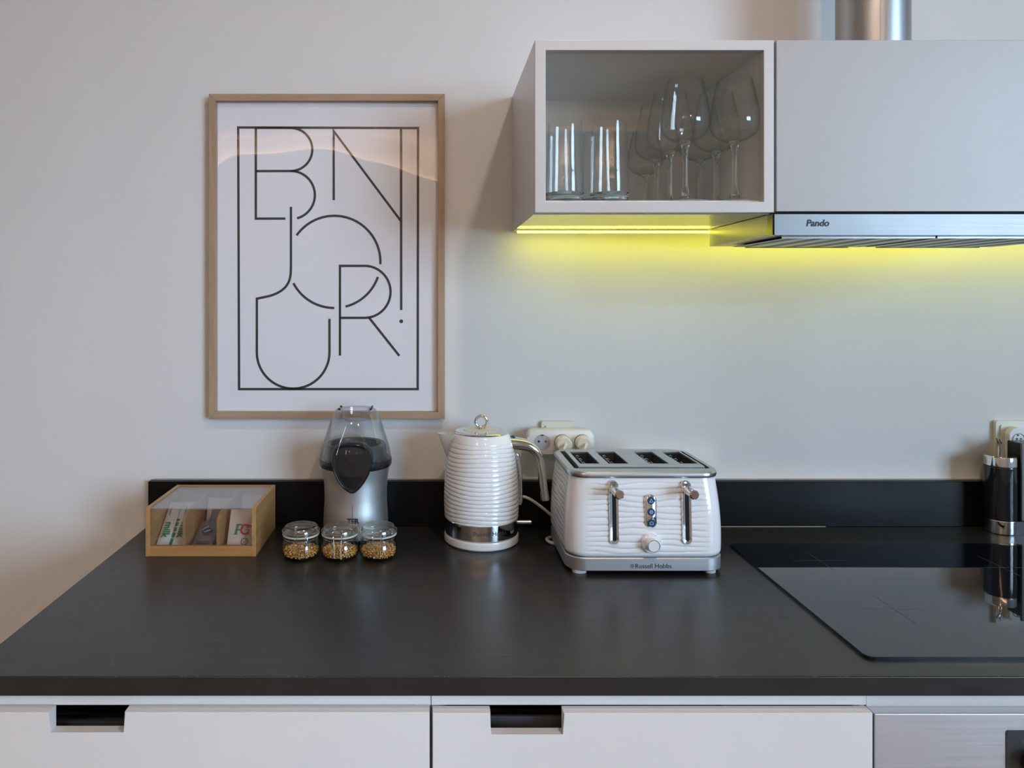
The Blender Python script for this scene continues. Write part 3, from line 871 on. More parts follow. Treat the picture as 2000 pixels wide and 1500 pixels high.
vs = [bm.verts.new((x, -0.0038, 0.044 + z)) for x, z in ((-0.006, -0.0028), (-0.004, -0.0035), (0.007, 0.0028), (0.005, 0.0035))]; bm.faces.new(vs)
obj('silver_bar', bm, M['silver'], o, smooth=False)
bm = bmesh.new()
vs = [bm.verts.new((x, -0.0037, 0.044 + z)) for x, z in ((0, 0.0145), (-0.0145, 0.0), (-0.0125, 0.0), (0, 0.0125))]; bm.faces.new(vs)
obj('silver_edge', bm, M['silver'], o, smooth=False)
bm = bmesh.new()
for r_ in range(2):
    for q in range(6): box(bm, -0.012 + q * 0.0042, -0.009 + q * 0.0042, -0.0028, -0.0025, 0.0085 + r_ * 0.005, 0.0105 + r_ * 0.005)
obj('small_print', bm, M['ink'], o, smooth=False)
sachet('tea_sachet', 0.034, 0.085, 0.004, M['grey_foil'], 'plain grey tea sachet tucked behind the one with the diamond mark', 'grey tea sachets', -0.4365, 1.438, 0.0085, math.radians(52))
sachet('paper_sachet', 0.052, 0.074, 0.004, M['white_sachet'], 'white paper sachet at the back of the middle compartment', 'paper sachets in the tea box', -0.4465, 1.512, 0.006, math.radians(22))
o = sachet('tea_sachet', 0.052, 0.074, 0.005, M['kraft'], 'beige tea sachet printed with large green and red initials', 'paper sachets in the tea box', -0.3745, 1.4195, 0.0085, math.radians(27))
# serif initials from strokes
bm = bmesh.new()
yy = -0.0042
def flat(pts, bm): bm.faces.new([bm.verts.new((x, yy, z)) for x, z in pts])
def st2(pts, w_, b_): stroke(b_, pts, w_, lambda a, c: (a, yy, c))
st2([(-0.0105, 0.0255), (-0.0075, 0.0440)], 0.0042, bm); flat([(-0.0145, 0.0247), (-0.0065, 0.0247), (-0.0065, 0.0262), (-0.0145, 0.0262)], bm); flat([(-0.0115, 0.0430), (-0.005, 0.0430), (-0.005, 0.0445), (-0.0115, 0.0445)], bm)
st2([(-0.006, 0.0438)] + [(-0.003 + 0.005 * math.cos(a), 0.0388 + 0.005 * math.sin(a)) for a in [PI / 2 - PI * i / 14 for i in range(15)]] + [(-0.0075, 0.0338)], 0.0028, bm)
obj('green_initial', bm, M['green_ink'], o, smooth=False)
bm = bmesh.new()
yy = -0.0043
st2([(0.0075 + 0.0082 * math.cos(a), 0.0345 + 0.0088 * math.sin(a)) for a in [math.radians(48 + 285 * i / 30) for i in range(31)]], 0.0034, bm)
flat([(0.0075, 0.0335), (0.0165, 0.0335), (0.0165, 0.0348), (0.0075, 0.0348)], bm); flat([(0.0125, 0.0255), (0.0155, 0.0255), (0.0155, 0.0335), (0.0125, 0.0335)], bm)
flat([(0.0115, 0.0395), (0.0150, 0.0395), (0.0155, 0.0440), (0.0140, 0.0430)], bm)
obj('red_initial', bm, M['red_ink'], o, smooth=False)
bm = bmesh.new()
st2([(0.0165, 0.043), (0.0195, 0.0405)], 0.0018, bm); st2([(0.0185, 0.0385), (0.0185, 0.0425)], 0.0010, bm)
obj('leaf_mark', bm, M['ink'], o, smooth=False)
print_on(o, fit_text(text_mesh('tips', 0.005, 0.0001), 0.0075), 0.0125, 0.0375, 0.0045, M['grey_ink'])
bm = bmesh.new(); yy = -0.0040
st2([(0.0085 + 0.0062 * math.cos(2 * PI * i / 28), 0.0115 + 0.0062 * math.sin(2 * PI * i / 28)) for i in range(29)], 0.0019, bm)
st2([(0.0055, 0.012), (0.008, 0.0095), (0.0118, 0.0142)], 0.0011, bm)
obj('round_stamp', bm, M['grey_ink'], o, smooth=False)
sachet('paper_sachet', 0.048, 0.078, 0.004, M['kraft'], 'cream paper sachet behind the one with green and red initials', 'paper sachets in the tea box', -0.3775, 1.515, 0.006, math.radians(20))

# ------------------------------------------------------------------ popcorn maker
PD = 1.51
pm = thing('popcorn_maker', 'silver hot air popcorn maker with clear dome and black chute', 'popcorn maker', (X(695, PD), YD(PD), ZT))
def spr(key, n=5): return [(p.x, p.z) for p in spline([(r, 0, z) for r, z in key], n)]
bm = bmesh.new(); lathe(bm, [(0, 0), (0.060, 0), (0.062, 0.003), (0.063, 0.014), (0.058, 0.014), (0, 0.014)], 64)
obj('foot', bm, M['black_plastic'], pm)
bm = bmesh.new(); lathe(bm, [(0.060, 0.013)] + spr([(0.066, 0.0135), (0.0668, 0.040), (0.0648, 0.075), (0.0645, 0.095), (0.0662, 0.125), (0.0715, 0.152)]) + [(0.0, 0.152)], 96)
obj('body', bm, M['steel_v'], pm)
bm = bmesh.new(); lathe(bm, [(0.062, 0.1515), (0.0730, 0.1515), (0.0748, 0.156), (0.0750, 0.164), (0.0735, 0.167), (0.062, 0.167), (0.062, 0.1515)], 96)
obj('collar', bm, M['black_plastic'], pm)
bm = bmesh.new(); lathe(bm, [(0.0, 0.172), (0.052, 0.172), (0.054, 0.196), (0.060, 0.1975), (0.0625, 0.1945), (0.0655, 0.1672), (0, 0.1672)], 64)
obj('popping_chamber', bm, M['smoke'], pm)
dome = spr([(0.0738, 0.1672), (0.0718, 0.180), (0.0668, 0.1995), (0.0560, 0.2335), (0.0475, 0.2570), (0.0425, 0.2650), (0.0360, 0.2692)])
bm = bmesh.new(); lathe(bm, dome + [(0.0325, 0.2680), (0.0315, 0.2650)] + [(max(r - 0.0016, 0.0325), z - 0.0008) for r, z in dome[::-1][1:]], 72)
dm = obj('dome', bm, M['dome'], pm)
bm = bmesh.new(); lathe(bm, [(0.0322, 0.2688), (0.0312, 0.2692), (0.0300, 0.266), (0.0285, 0.250), (0.0240, 0.2445), (0.0, 0.2435), (0.0, 0.2448), (0.0230, 0.2460), (0.0270, 0.251), (0.0285, 0.266)], 48)
obj('measuring_cup', bm, M['dome'], pm)
for a in (-62, 62):
    for q in range(2):
        ang = math.radians(-90 + a + q * 180)
        bm = bmesh.new()
        cyl(bm, (0.035 * math.cos(ang), 0.035 * math.sin(ang), 0.2685), (0.039 * math.cos(ang), 0.039 * math.sin(ang), 0.2705), 0.002, 8)
        obj('cup_lug', bm, M['black_plastic'], pm)
# chute: egg-shaped black mouth on the front, drooping to a point
out = [(395, 398), (460, 405), (515, 432), (550, 478), (567, 545), (556, 625), (522, 705), (478, 772), (432, 820), (395, 838),
       (356, 822), (308, 780), (262, 715), (228, 632), (214, 548), (226, 480), (262, 432), (325, 404)]
sc_ = 0.22 * 1.43 / F
def chp(u, v): return ((u - 394) * sc_, Z(780 + v * 0.22, 1.43) - ZT)
def chring(k, yfun, cu=394, cvv=600):
    pts = []
    P = spline([(*chp(u, v), 0) for u, v in out] + [(*chp(*out[0]), 0)], 4)[:-1]
    c = chp(cu, cvv)
    for p in P:
        x = c[0] + (p.x - c[0]) * k; z = c[1] + (p.y - c[1]) * k
        pts.append((x, yfun(x, z), z))
    return pts
yo = lambda x, z: -math.sqrt(max(0.0005, 0.064 ** 2 - x * x))
zt_, zb2 = chp(394, 398)[1], chp(394, 838)[1]
def front(x, z):
    t = (z - zb2) / (zt_ - zb2)
    return -0.0715 - 0.0165 * math.sin(PI * min(1, max(0, t * 0.78 + 0.08))) + 0.7 * x * x / 0.08
bm = bmesh.new()
rings = [chring(1.06, lambda x, z: yo(x, z) + 0.004), chring(1.05, lambda x, z: front(x, z) + 0.004), chring(1.0, front), chring(0.955, lambda x, z: front(x, z) - 0.0004)]
rr = loft(bm, rings, cap0=False, cap1=False)
obj('chute_rim', bm, M['black_plastic'], pm, angle=60)
bm = bmesh.new()
rings = [chring(0.955, lambda x, z: front(x, z) + 0.0001)] + [chring(k, lambda x, z, k=k: front(x, z) + 0.011 * (1 - k) ** 0.8 ) for k in (0.92, 0.8, 0.6, 0.4, 0.22)]
rr = loft(bm, rings, cap0=False, cap1=True)
obj('chute_mouth', bm, M['black_gloss'], pm, angle=60)
# clear ribbed hood over the chute
bm = bmesh.new()
prof = [(0.026, 0.2435, 0.060), (0.030, 0.232, 0.064), (0.034, 0.215, 0.073), (0.0365, 0.200, 0.080), (0.0375, 0.190, 0.0835)]
rows = []
for hw_, z, yfr in prof:
    row = []
    for i in range(17):
        a = PI * i / 16
        row.append(bm.verts.new((hw_ * 0.5 * math.cos(a) * (1 + (0.2435 - z) * 16), -yfr * (0.74 + 0.26 * math.sin(a)), z)))
    rows.append(row)
for a, b_ in zip(rows, rows[1:]):
    for i in range(16): bm.faces.new((a[i], a[i + 1], b_[i + 1], b_[i]))
obj('chute_hood', bm, M['dome'], pm)
for k in (-1, -0.4, 0.4, 1):
    bm = bmesh.new()
    tube(bm, spline([(k * 0.013, -0.0605, 0.2425), (k * 0.019, -0.068, 0.225), (k * 0.026, -0.076, 0.203), (k * 0.030, -0.0795, 0.1885)], 6), 0.0007, 6)
    obj('hood_rib', bm, M['dome'], pm)
tb = fit_text(text_mesh('TER', 0.012, 0.0002, bold=0.00045), 0.0245)
stand(tb, (0, 0, 0))
for v in tb.verts:
    a = (v.co.x + 0.0015) / 0.067 ; yv = v.co.y
    v.co = Vector((0.0672 * math.sin(a), -0.0672 * math.cos(a) + yv, v.co.z + Z(1018, 1.444) - ZT))
obj('lettering', tb, M['ink'], pm, smooth=False)
obj('seam', B(-0.0002, 0.0002, -0.0670, -0.0655, 0.03, 0.085), M['smoke'], pm, smooth=False)

# ------------------------------------------------------------------ clip-top jars with popcorn
def jar(label, loc, rz):
    t = thing('clip_top_jar', label, 'jar', loc, rz, 'clip-top jars in a row')
    op = spr([(0.028, 0.0), (0.0330, 0.0020), (0.0360, 0.0075), (0.0368, 0.0165), (0.0358, 0.0250), (0.0335, 0.0320), (0.0318, 0.0362), (0.0316, 0.0390)])
    bm = bmesh.new()
    lathe(bm, [(0, 0.0012), (0.022, 0.0010)] + op + [(0.0335, 0.0398), (0.0338, 0.0420), (0.0300, 0.0425)] + [(r - 0.0017, z + 0.001 if z < 0.01 else z) for r, z in op[::-1] if z > 0.002] + [(0.022, 0.0032), (0, 0.0034)], 56)
    obj('jar_body', bm, M['jar_glass'], t)
    bm = bmesh.new(); lathe(bm, [(0.0300, 0.0426), (0.0348, 0.0426), (0.0354, 0.0440), (0.0348, 0.0456), (0.0300, 0.0456), (0.0300, 0.0426)], 56)
    obj('rubber_seal', bm, M['rubber'], t)
    bm = bmesh.new(); lathe(bm, [(0, 0.0470), (0.029, 0.0458), (0.0340, 0.0457), (0.0348, 0.0480), (0.0335, 0.0530), (0.0325, 0.0572), (0.0305, 0.0590), (0.0285, 0.0580), (0.020, 0.0560), (0, 0.0552)], 56)
    obj('glass_lid', bm, M['lid_glass'], t)
    def circ(r, z, n=48): return [(r * math.cos(2 * PI * i / n), r * math.sin(2 * PI * i / n), z) for i in range(n)]
    bm = bmesh.new(); tube(bm, circ(0.0355, 0.0505), 0.0006, 6, True)
    obj('lid_wire', bm, M['wire'], t)
    bm = bmesh.new(); tube(bm, circ(0.0325, 0.0375), 0.0006, 6, True)
    obj('neck_wire', bm, M['wire'], t)
    yf_ = -0.0372
    bm = bmesh.new()                               # upper loop of the clasp
    tube(bm, spline([(-0.0065, yf_, 0.0475), (-0.010, yf_ - 0.001, 0.0540), (-0.0085, yf_ + 0.001, 0.0572), (0.0, yf_ + 0.003, 0.0585), (0.0085, yf_ + 0.001, 0.0572), (0.010, yf_ - 0.001, 0.0540), (0.0065, yf_, 0.0475)], 5), 0.0006, 6)
    obj('clasp_loop', bm, M['wire'], t)
    bm = bmesh.new()
    for s in (-1, 1):
        tube(bm, spline([(s * 0.0062, yf_ - 0.001, 0.049), (s * 0.0105, yf_ - 0.002, 0.0455), (s * 0.0110, yf_ - 0.002, 0.0385), (s * 0.0075, yf_ - 0.0015, 0.0345)], 5), 0.0006, 6)
    tube(bm, [(-0.0078, yf_ - 0.0015, 0.0350), (0.0078, yf_ - 0.0015, 0.0350)], 0.0006, 6)
    tube(bm, [(-0.0078, yf_ - 0.0005, 0.0440), (0.0078, yf_ - 0.0005, 0.0440)], 0.0007, 6)
    obj('clasp_hinge', bm, M['wire'], t)
    bm = bmesh.new()
    tube(bm, [(-0.0072, yf_ - 0.0010, 0.0435), (-0.0062, yf_ - 0.0030, 0.0250), (-0.0058, yf_ - 0.0035, 0.0110), (-0.0050, yf_ - 0.0035, 0.0100), (0.0050, yf_ - 0.0035, 0.0100), (0.0058, yf_ - 0.0035, 0.0110), (0.0062, yf_ - 0.0030, 0.0250), (0.0072, yf_ - 0.0010, 0.0435)], 0.00075, 6)
    obj('clasp_lever', bm, M['chrome'], t)
    return t
JD = 1.399
jx = [X(588, JD), X(664, JD), X(739, JD)]
jl = ['small clip-top glass jar of popcorn nearest the tea box', 'small clip-top glass jar of popcorn in the middle of the three', 'small clip-top glass jar of popcorn nearest the kettle']
j0 = jar(jl[0], (jx[0], YD(JD), ZT), 0.20)
dup(j0, (jx[1], YD(JD), ZT), 0.0, jl[1])
dup(j0, (jx[2], YD(JD) + 0.001, ZT), 0.0, jl[2])
def kernels(label, loc, seed, lvl):
    rnd = random.Random(seed)
    bm = bmesh.new()
    def Rin(z): return 0.0345 if z > 0.010 else 0.0310 + 0.0035 * (z - 0.0035) / 0.0065
    # solid heap core, then kernels over its outside
    lathe(bm, [(0, 0.0042), (0.024, 0.0042), (0.0280, 0.0065), (0.0290, lvl - 0.0055), (0.015, lvl - 0.0035), (0, lvl - 0.0028)], 20)
    base = bmesh.new(); bmesh.ops.create_icosphere(base, subdivisions=1, radius=1)
    bv = [v.co.copy() for v in base.verts]; bf = [[v.index for v in f.verts] for f in base.faces]; base.free()
    pts = []
    tries = 0
    while len(pts) < 330 and tries < 14000:
        tries += 1
        if rnd.random() < 0.62:
            z = rnd.uniform(0.006, lvl - 0.001); a = rnd.uniform(0, 2 * PI); r = Rin(z) - 0.0030
        else:
            a = rnd.uniform(0, 2 * PI); r = 0.0300 * math.sqrt(rnd.random()); z = lvl - 0.001 + 0.0022 * (1 - (r / 0.03) ** 2) + rnd.uniform(-0.001, 0.0015)
        p = Vector((r * math.cos(a), r * math.sin(a), z))
        if any((p - q).length < 0.0042 for q in pts): continue
        pts.append(p)
        R_ = Matrix.Rotation(rnd.uniform(0, 6), 3, 'X') @ Matrix.Rotation(rnd.uniform(0, 6), 3, 'Y') @ Matrix.Rotation(rnd.uniform(0, 6), 3, 'Z')
        s = Vector((0.0026, 0.0021, 0.0033)) * rnd.uniform(0.88, 1.1)
        vs = []
        for c in bv:
            k = 1 - 0.35 * max(0, -c.z)
            vs.append(bm.verts.new(p + R_ @ Vector((c.x * s.x * k, c.y * s.y * k, c.z * s.z))))
        for f in bf: bm.faces.new([vs[i] for i in f])
    o = obj('popcorn_kernels', bm, M['corn'], None, angle=80, recalc=False)
    o.location = loc
    o['kind'] = 'stuff'
    tag(o, label, 'popcorn', 'popcorn in the jars')
    return o
kernels('golden popcorn kernels inside the jar nearest the tea box', (jx[0], YD(JD), ZT), 3, 0.0155)
kernels('golden popcorn kernels inside the middle jar', (jx[1], YD(JD), ZT), 5, 0.0160)
kernels('golden popcorn kernels inside the jar nearest the kettle', (jx[2], YD(JD) + 0.001, ZT), 8, 0.0170)

# ------------------------------------------------------------------ kettle
KD = 1.494
KX = X(940, KD)
kt = thing('kettle', 'white ribbed electric kettle with chrome band and chrome handle', 'kettle', (KX, YD(KD), ZT))
bm = bmesh.new(); lathe(bm, [(0, 0.002), (0.066, 0.0), (0.0735, 0.0006), (0.0762, 0.0035), (0.0768, 0.014), (0.0755, 0.0172), (0.072, 0.0180), (0, 0.0180)], 96)
obj('power_base', bm, M['white_gloss'], kt)
bm = bmesh.new(); lathe(bm, [(0, 0.0182), (0.0735, 0.0182), (0.0745, 0.0195), (0.0747, 0.0480), (0.0740, 0.0500), (0, 0.0500)], 96)
obj('chrome_band', bm, M['chrome'], kt)
kp = spr([(0.0755, 0.0500), (0.0765, 0.075), (0.0765, 0.100), (0.0752, 0.126), (0.0728, 0.150), (0.0690, 0.176), (0.0640, 0.201), (0.0585, 0.216), (0.0545, 0.2215)], 24)
bm = bmesh.new()
NS = 144
prev = None
zz0, zz1 = 0.0515, 0.207
for r, z in kp:
    cur = []
    for i in range(NS):
        a = 2 * PI * i / NS
        wob = 0.0016 * math.sin(2 * a + z * 42) + 0.0011 * math.sin(3 * a - z * 63 + 1.3)
        t = (z + wob) / 0.0085
        fr = t - math.floor(t)
        m_ = max(0.0, min(1.0, (z - 0.0500) / 0.003)) * max(0.0, min(1.0, (0.2085 - z) / 0.012))
        rid = (1 - (2 * fr - 1) ** 4) - 0.55 * fr                   # rounded rib with a sharper lower lip
        rr_ = r + 0.00175 * m_ * (rid - 0.55)
        cur.append(bm.verts.new((rr_ * math.cos(a), rr_ * math.sin(a), z)))
    if prev: bridge(bm, prev, cur)
    else: bm.faces.new(cur[::-1])
    prev = cur
bm.faces.new(prev)
obj('body', bm, M['white_gloss'], kt, angle=85)
# spout to the side
bm = bmesh.new()
rows = []
for j in range(11):
    t = j / 10
    z = 0.166 + 0.0525 * t
    tip = -0.0700 - 0.0198 * t ** 1.05
    hw_ = 0.004 + 0.024 * t ** 0.8
    sx = -0.055 + 0.006 * t
    row = []
    for i in range(13):
        u = -1 + 2 * i / 12
        x = tip + (sx - tip) * (abs(u) ** 1.55)
        row.append((x, hw_ * u, z + (0.0015 * (1 - abs(u)) if j == 10 else 0)))
    rows.append([bm.verts.new(p) for p in row])
for a, b_ in zip(rows, rows[1:]):
    for i in range(12): bm.faces.new((a[i], a[i + 1], b_[i + 1], b_[i]))
bmesh.ops.solidify(bm, geom=bm.faces[:], thickness=0.0016)
obj('spout', bm, M['white_gloss'], kt, angle=50)
bm = bmesh.new(); lathe(bm, [(0, 0.2150), (0.0548, 0.2212), (0.0555, 0.2228), (0.0540, 0.2250), (0.0500, 0.2266), (0.0385, 0.2272), (0.0372, 0.2262), (0, 0.2262)], 80)
lid = obj('lid', bm, M['chrome'], kt)
bm = bmesh.new(); lathe(bm, [(0, 0.2262), (0.0368, 0.2262), (0.0360, 0.2275), (0.020, 0.2288), (0, 0.2290)], 64)
obj('lid_inset', bm, M['cream_plastic'], lid)
bm = bmesh.new()
cz = 0.2435
tube(bm, [(0.0118 * math.cos(2 * PI * i / 40), 0.0118 * math.sin(2 * PI * i / 40) * -0.10, cz + 0.0118 * math.sin(2 * PI * i / 40)) for i in range(40)], 0.0033, 12, True)
cyl(bm, (0, 0, 0.2285), (0, 0, 0.2312), 0.0075, 20, 0.001)
obj('lid_ring', bm, M['chrome'], lid)
hp = [(988, 866), (1008, 866), (1028, 869), (1043, 878), (1052, 892), (1057, 914), (1060, 940), (1063, 962), (1065, 975)]
path = spline([(X(a, KD) - KX, 0.0, Z(b_, KD) - ZT) for a, b_ in hp], 6)
bm = bmesh.new()
sec = [(math.copysign(abs(math.cos(q)) ** 0.8, math.cos(q)) * 1.25, math.copysign(abs(math.sin(q)) ** 0.8, math.sin(q)) * 0.85) for q in [2 * PI * i / 20 for i in range(20)]]
tube(bm, path, [0.0104 + 0.0062 * max(0.0, 1 - i / (0.5 * len(path))) for i in range(len(path))], sect=sec, up=(0, 0, 1))
obj('handle', bm, M['chrome'], kt, angle=60)
bm = bmesh.new(); cyl(bm, (0.054, 0, 0.200), (0.071, 0, 0.2035), 0.0125, 24, 0.002)
obj('handle_mount', bm, M['smoke'], kt)
bm = bmesh.new(); tube(bm, spline([(0.0722, 0, 0.176), (0.0762, 0, 0.168), (0.0800, 0, 0.130), (0.0808, 0, 0.085), (0.0785, 0, 0.073)], 6), 0.0048, 12)
obj('water_gauge', bm, M['chrome'], kt)
bm = bmesh.new(); cyl(bm, (0.072, -0.004, 0.0375), (0.1030, -0.004, 0.0375), 0.0042, 20, 0.0012)
obj('switch_lever', bm, M['steel'], kt)
def on_band(bm, x_off, z, r):
    stand(bm)
    for v in bm.verts:
        a = (v.co.x + x_off) / r; yv = v.co.y
        v.co = Vector((r * math.sin(a), -r * math.cos(a) + yv, v.co.z + z))
    return bm
RB = 0.0749
tb = fit_text(text_mesh('Russell Hobbs', 0.012, 0.0001), 0.0680)
obj('lettering', on_band(tb, 0.0145, 0.0352, RB), M['ink'], kt, smooth=False)
def crest(size):
    bm = bmesh.new()
    for q in range(4):
        z = size * (0.36 - 0.24 * q); wq = size * (0.42, 0.5, 0.46, 0.26)[q]
        vs = [bm.verts.new((x, y, 0)) for x, y in ((-wq, z - size * 0.08), (wq, z - size * 0.08), (wq * 0.9, z + size * 0.08), (-wq * 0.9, z + size * 0.08))]
        bm.faces.new(vs)
    return bm
obj('crest_mark', on_band(crest(0.0075), -0.0262, 0.0352, RB), M['grey_ink'], kt, smooth=False)
# cord of the kettle: rises behind the base and drops behind the toaster
kc = spline([(0.055, 0.052, 0.008), (0.070, 0.056, 0.030), (0.078, 0.050, 0.060), (0.086, 0.045, 0.076), (0.105, 0.045, 0.072), (0.135, 0.052, 0.050), (0.160, 0.0665, 0.028), (0.175, 0.072, 0.030)], 8)
bm = bmesh.new(); tube(bm, kc, 0.0032, 10)
obj('power_cord', bm, M['white_plastic'], kt)

# ------------------------------------------------------------------ toaster
TX, TD = 0.388, 1.409
to = thing('toaster', 'white four-slice toaster with wavy ribbed sides and chrome levers', 'toaster', (TX, YD(TD), ZT))
HWB, HWT, HDB, HDT = 0.1425, 0.1345, 0.108, 0.0995
zb0, zt0 = 0.0315, 0.1735
bm = bmesh.new()
NZ = 110
loop = []                                           # denser rounded rectangle: straight runs subdivided
def dense(hw_, hd_, r, nc=8, ns=26):
    pts = []
    cs = [(hw_ - r, hd_ - r, 0), (-hw_ + r, hd_ - r, PI / 2), (-hw_ + r, -hd_ + r, PI), (hw_ - r, -hd_ + r, 1.5 * PI)]
    for k, (cx_, cy2, a0) in enumerate(cs):
        for i in range(nc + 1):
            a = a0 + PI / 2 * i / nc
            pts.append((cx_ + r * math.cos(a), cy2 + r * math.sin(a), math.cos(a), math.sin(a), 1 - abs(i / nc - 0.5) * 2, 0 if i in (0, nc) else 0))
        nx_ = cs[(k + 1) % 4]; a1 = a0 + PI / 2
        p = Vector((cx_ + r * math.cos(a1), cy2 + r * math.sin(a1))); q = Vector((nx_[0] + r * math.cos(a1), nx_[1] + r * math.sin(a1)))
        for i in range(1, ns):
            t = i / ns; v = p.lerp(q, t)
            pts.append((v.x, v.y, math.cos(a1), math.sin(a1), 0, min(t, 1 - t)))
    return pts
prev = None
for j in range(NZ + 1):
    t = j / NZ
    z = zb0 + (zt0 - zb0) * t
    hw_ = HWB + (HWT - HWB) * t ** 1.4 + 0.0025 * math.sin(PI * t)
    hd_ = HDB + (HDT - HDB) * t ** 1.4 + 0.0025 * math.sin(PI * t)
    if t < 0.06: k = 1 - t / 0.06; hw_ -= 0.004 * k * k; hd_ -= 0.004 * k * k
    cur = []
    for x, y, nx_, ny_, c, s in dense(hw_, hd_, 0.034):
        along = x if abs(ny_) > 0.7 else y
        sh = 1.0 if abs(ny_) > 0.7 else 2.0
        wob = 0.0022 * math.sin(along * 34 + z * 60 * sh) + 0.0014 * math.sin(along * 61 - z * 95 + 2.0)
        tt = (z + wob) / 0.0102
        fr = tt - math.floor(tt)
        rid = (1 - (2 * fr - 1) ** 4) - 0.55 * fr
        msk = max(0.0, min(1.0, s / 0.05)) * max(0, min(1, (z - zb0 - 0.004) / 0.006)) * max(0, min(1, (zt0 - 0.004 - z) / 0.008))
        dsp_ = 0.0019 * msk * (rid - 0.5)
        cur.append(bm.verts.new((x + nx_ * dsp_, y + ny_ * dsp_, z)))
    if prev: bridge(bm, prev, cur)
    else: bm.faces.new(cur[::-1])
    prev = cur
obj('body', bm, M['white_gloss'], to, angle=80)
bm = bmesh.new()
P3 = lambda pts, z: [(x, y, z) for x, y in pts]
loft(bm, [P3(rrect(HWB - 0.002, HDB - 0.002, 0.032, 10), 0.0070), P3(rrect(HWB, HDB, 0.034, 10), 0.0085), P3(rrect(HWB, HDB, 0.034, 10), 0.0295), P3(rrect(HWB - 0.0015, HDB - 0.0015, 0.033, 10), 0.0312)])
obj('chrome_plinth', bm, M['steel_v'], to)
for sx in (-1, 1):
    for sy in (-1, 1):
        bm = bmesh.new()
        prism_xy(bm, rrect(0.0125 if sx < 0 else 0.010, 0.012, 0.008, 6, sx * 0.1185, sy * 0.088), 0.0, 0.0075, 0.001)
        obj('foot', bm, M['white_plastic'], to)
# steel top: rim, then a raised plate with four slots and two narrow gaps
bm = bmesh.new()
zr = zt0 - 0.0005
r0 = rrect(HWT + 0.0022, HDT + 0.0022, 0.035, 10)
r1 = rrect(HWT + 0.0030, HDT + 0.0030, 0.035, 10)
r2 = rrect(HWT + 0.0008, HDT + 0.0008, 0.034, 10)
r3 = rrect(HWT - 0.0060, HDT - 0.0060, 0.030, 10)
ihw, ihd = 0.125, 0.076
icy = -0.003
r4 = rrect(ihw, ihd, 0.006, 10, 0, icy)
loft(bm, [P3(r0, zr), P3(r1, zr + 0.003), P3(r1, zr + 0.007), P3(r2, zr + 0.0105), P3(r3, zr + 0.0120), P3(r4, zr + 0.0122), P3(r4, zr - 0.075)], cap0=False, cap1=True)
obj('top_rim', bm, M['steel_top'], to)
def slot(x): return x - TX
slots = [(0.2797, 0.3158), (0.333, 0.3700), (0.4087, 0.4455), (0.4654, 0.5005)]
slots = [(slot(a), slot(b_)) for a, b_ in slots]
sy0, sy1 = YD(1.358) - YD(TD), YD(1.466) - YD(TD)
xs = [-0.1165] + [v for s_ in slots for v in s_] + [0.1165]
ys = [-0.072 + icy + 0.003, sy0, sy1, 0.072 + icy]
bm = bmesh.new()
zp0, zp1 = zr - 0.0745, zr + 0.0150
G = {(i, j, k): bm.verts.new((xs[i], ys[j], (zp0, zp1)[k])) for i in range(len(xs)) for j in range(4) for k in range(2)}
hole = lambda i, j: j == 1 and i in (1, 3, 5, 7)
nxs = len(xs) - 1
for i in range(nxs):
    for j in range(3):
        if hole(i, j): continue
        bm.faces.new([G[i, j, 1], G[i + 1, j, 1], G[i + 1, j + 1, 1], G[i, j + 1, 1]])
        for di, dj, a, b_ in ((-1, 0, (i, j), (i, j + 1)), (1, 0, (i + 1, j), (i + 1, j + 1)), (0, -1, (i, j), (i + 1, j)), (0, 1, (i, j + 1), (i + 1, j + 1))):
            ni, nj = i + di, j + dj
            if not (0 <= ni < nxs and 0 <= nj < 3) or hole(ni, nj):
                bm.faces.new([G[(*a, 0)], G[(*b_, 0)], G[(*b_, 1)], G[(*a, 1)]])
es = [e_ for e_ in bm.edges if all(abs(v.co.z - zp1) < 1e-6 for v in e_.verts) and any(abs(f.normal.z) < 0.5 for f in e_.link_faces)]
bmesh.ops.recalc_face_normals(bm, faces=bm.faces)
es = [e_ for e_ in bm.edges if all(abs(v.co.z - zp1) < 1e-6 for v in e_.verts) and len(e_.link_faces) == 2 and abs(e_.link_faces[0].normal.dot(e_.link_faces[1].normal)) < 0.5]
bmesh.ops.bevel(bm, geom=es, offset=0.0012, segments=2, affect='EDGES', profile=0.5)
obj('slot_plate', bm, M['steel_top'], to)
for a, b_ in slots:
    bm = bmesh.new()
    o_ = [(a + 0.0004, sy0 + 0.0004), (b_ - 0.0004, sy0 + 0.0004), (b_ - 0.0004, sy1 - 0.0004), (a + 0.0004, sy1 - 0.0004)]
    loft(bm, [P3(o_, zp1 - 0.0035), P3(o_, zp0 + 0.0010)], cap0=False, cap1=True)
    w_ = obj('slot_shade_liner', bm, M['smoke'], to, smooth=False)  # dark sheet darkens the slot in place of its deep shade
    bm = bmesh.new()
    for q in range(3):
        yy_ = sy0 + (sy1 - sy0) * (0.22 + 0.28 * q)
        tube(bm, spline([(a + 0.007, yy_, zp0 + 0.001), (a + 0.008, yy_, zp1 - 0.010), (a + 0.014, yy_, zp1 - 0.006), (a + 0.016, yy_ + 0.004, zp1 - 0.012)], 4), 0.0008, 6)
    tube(bm, [(a + 0.012, sy0 + 0.001, zp1 - 0.008), (a + 0.012, sy1 - 0.001, zp1 - 0.008)], 0.0008, 6)
    obj('guide_wire', bm, M['wire'], w_)
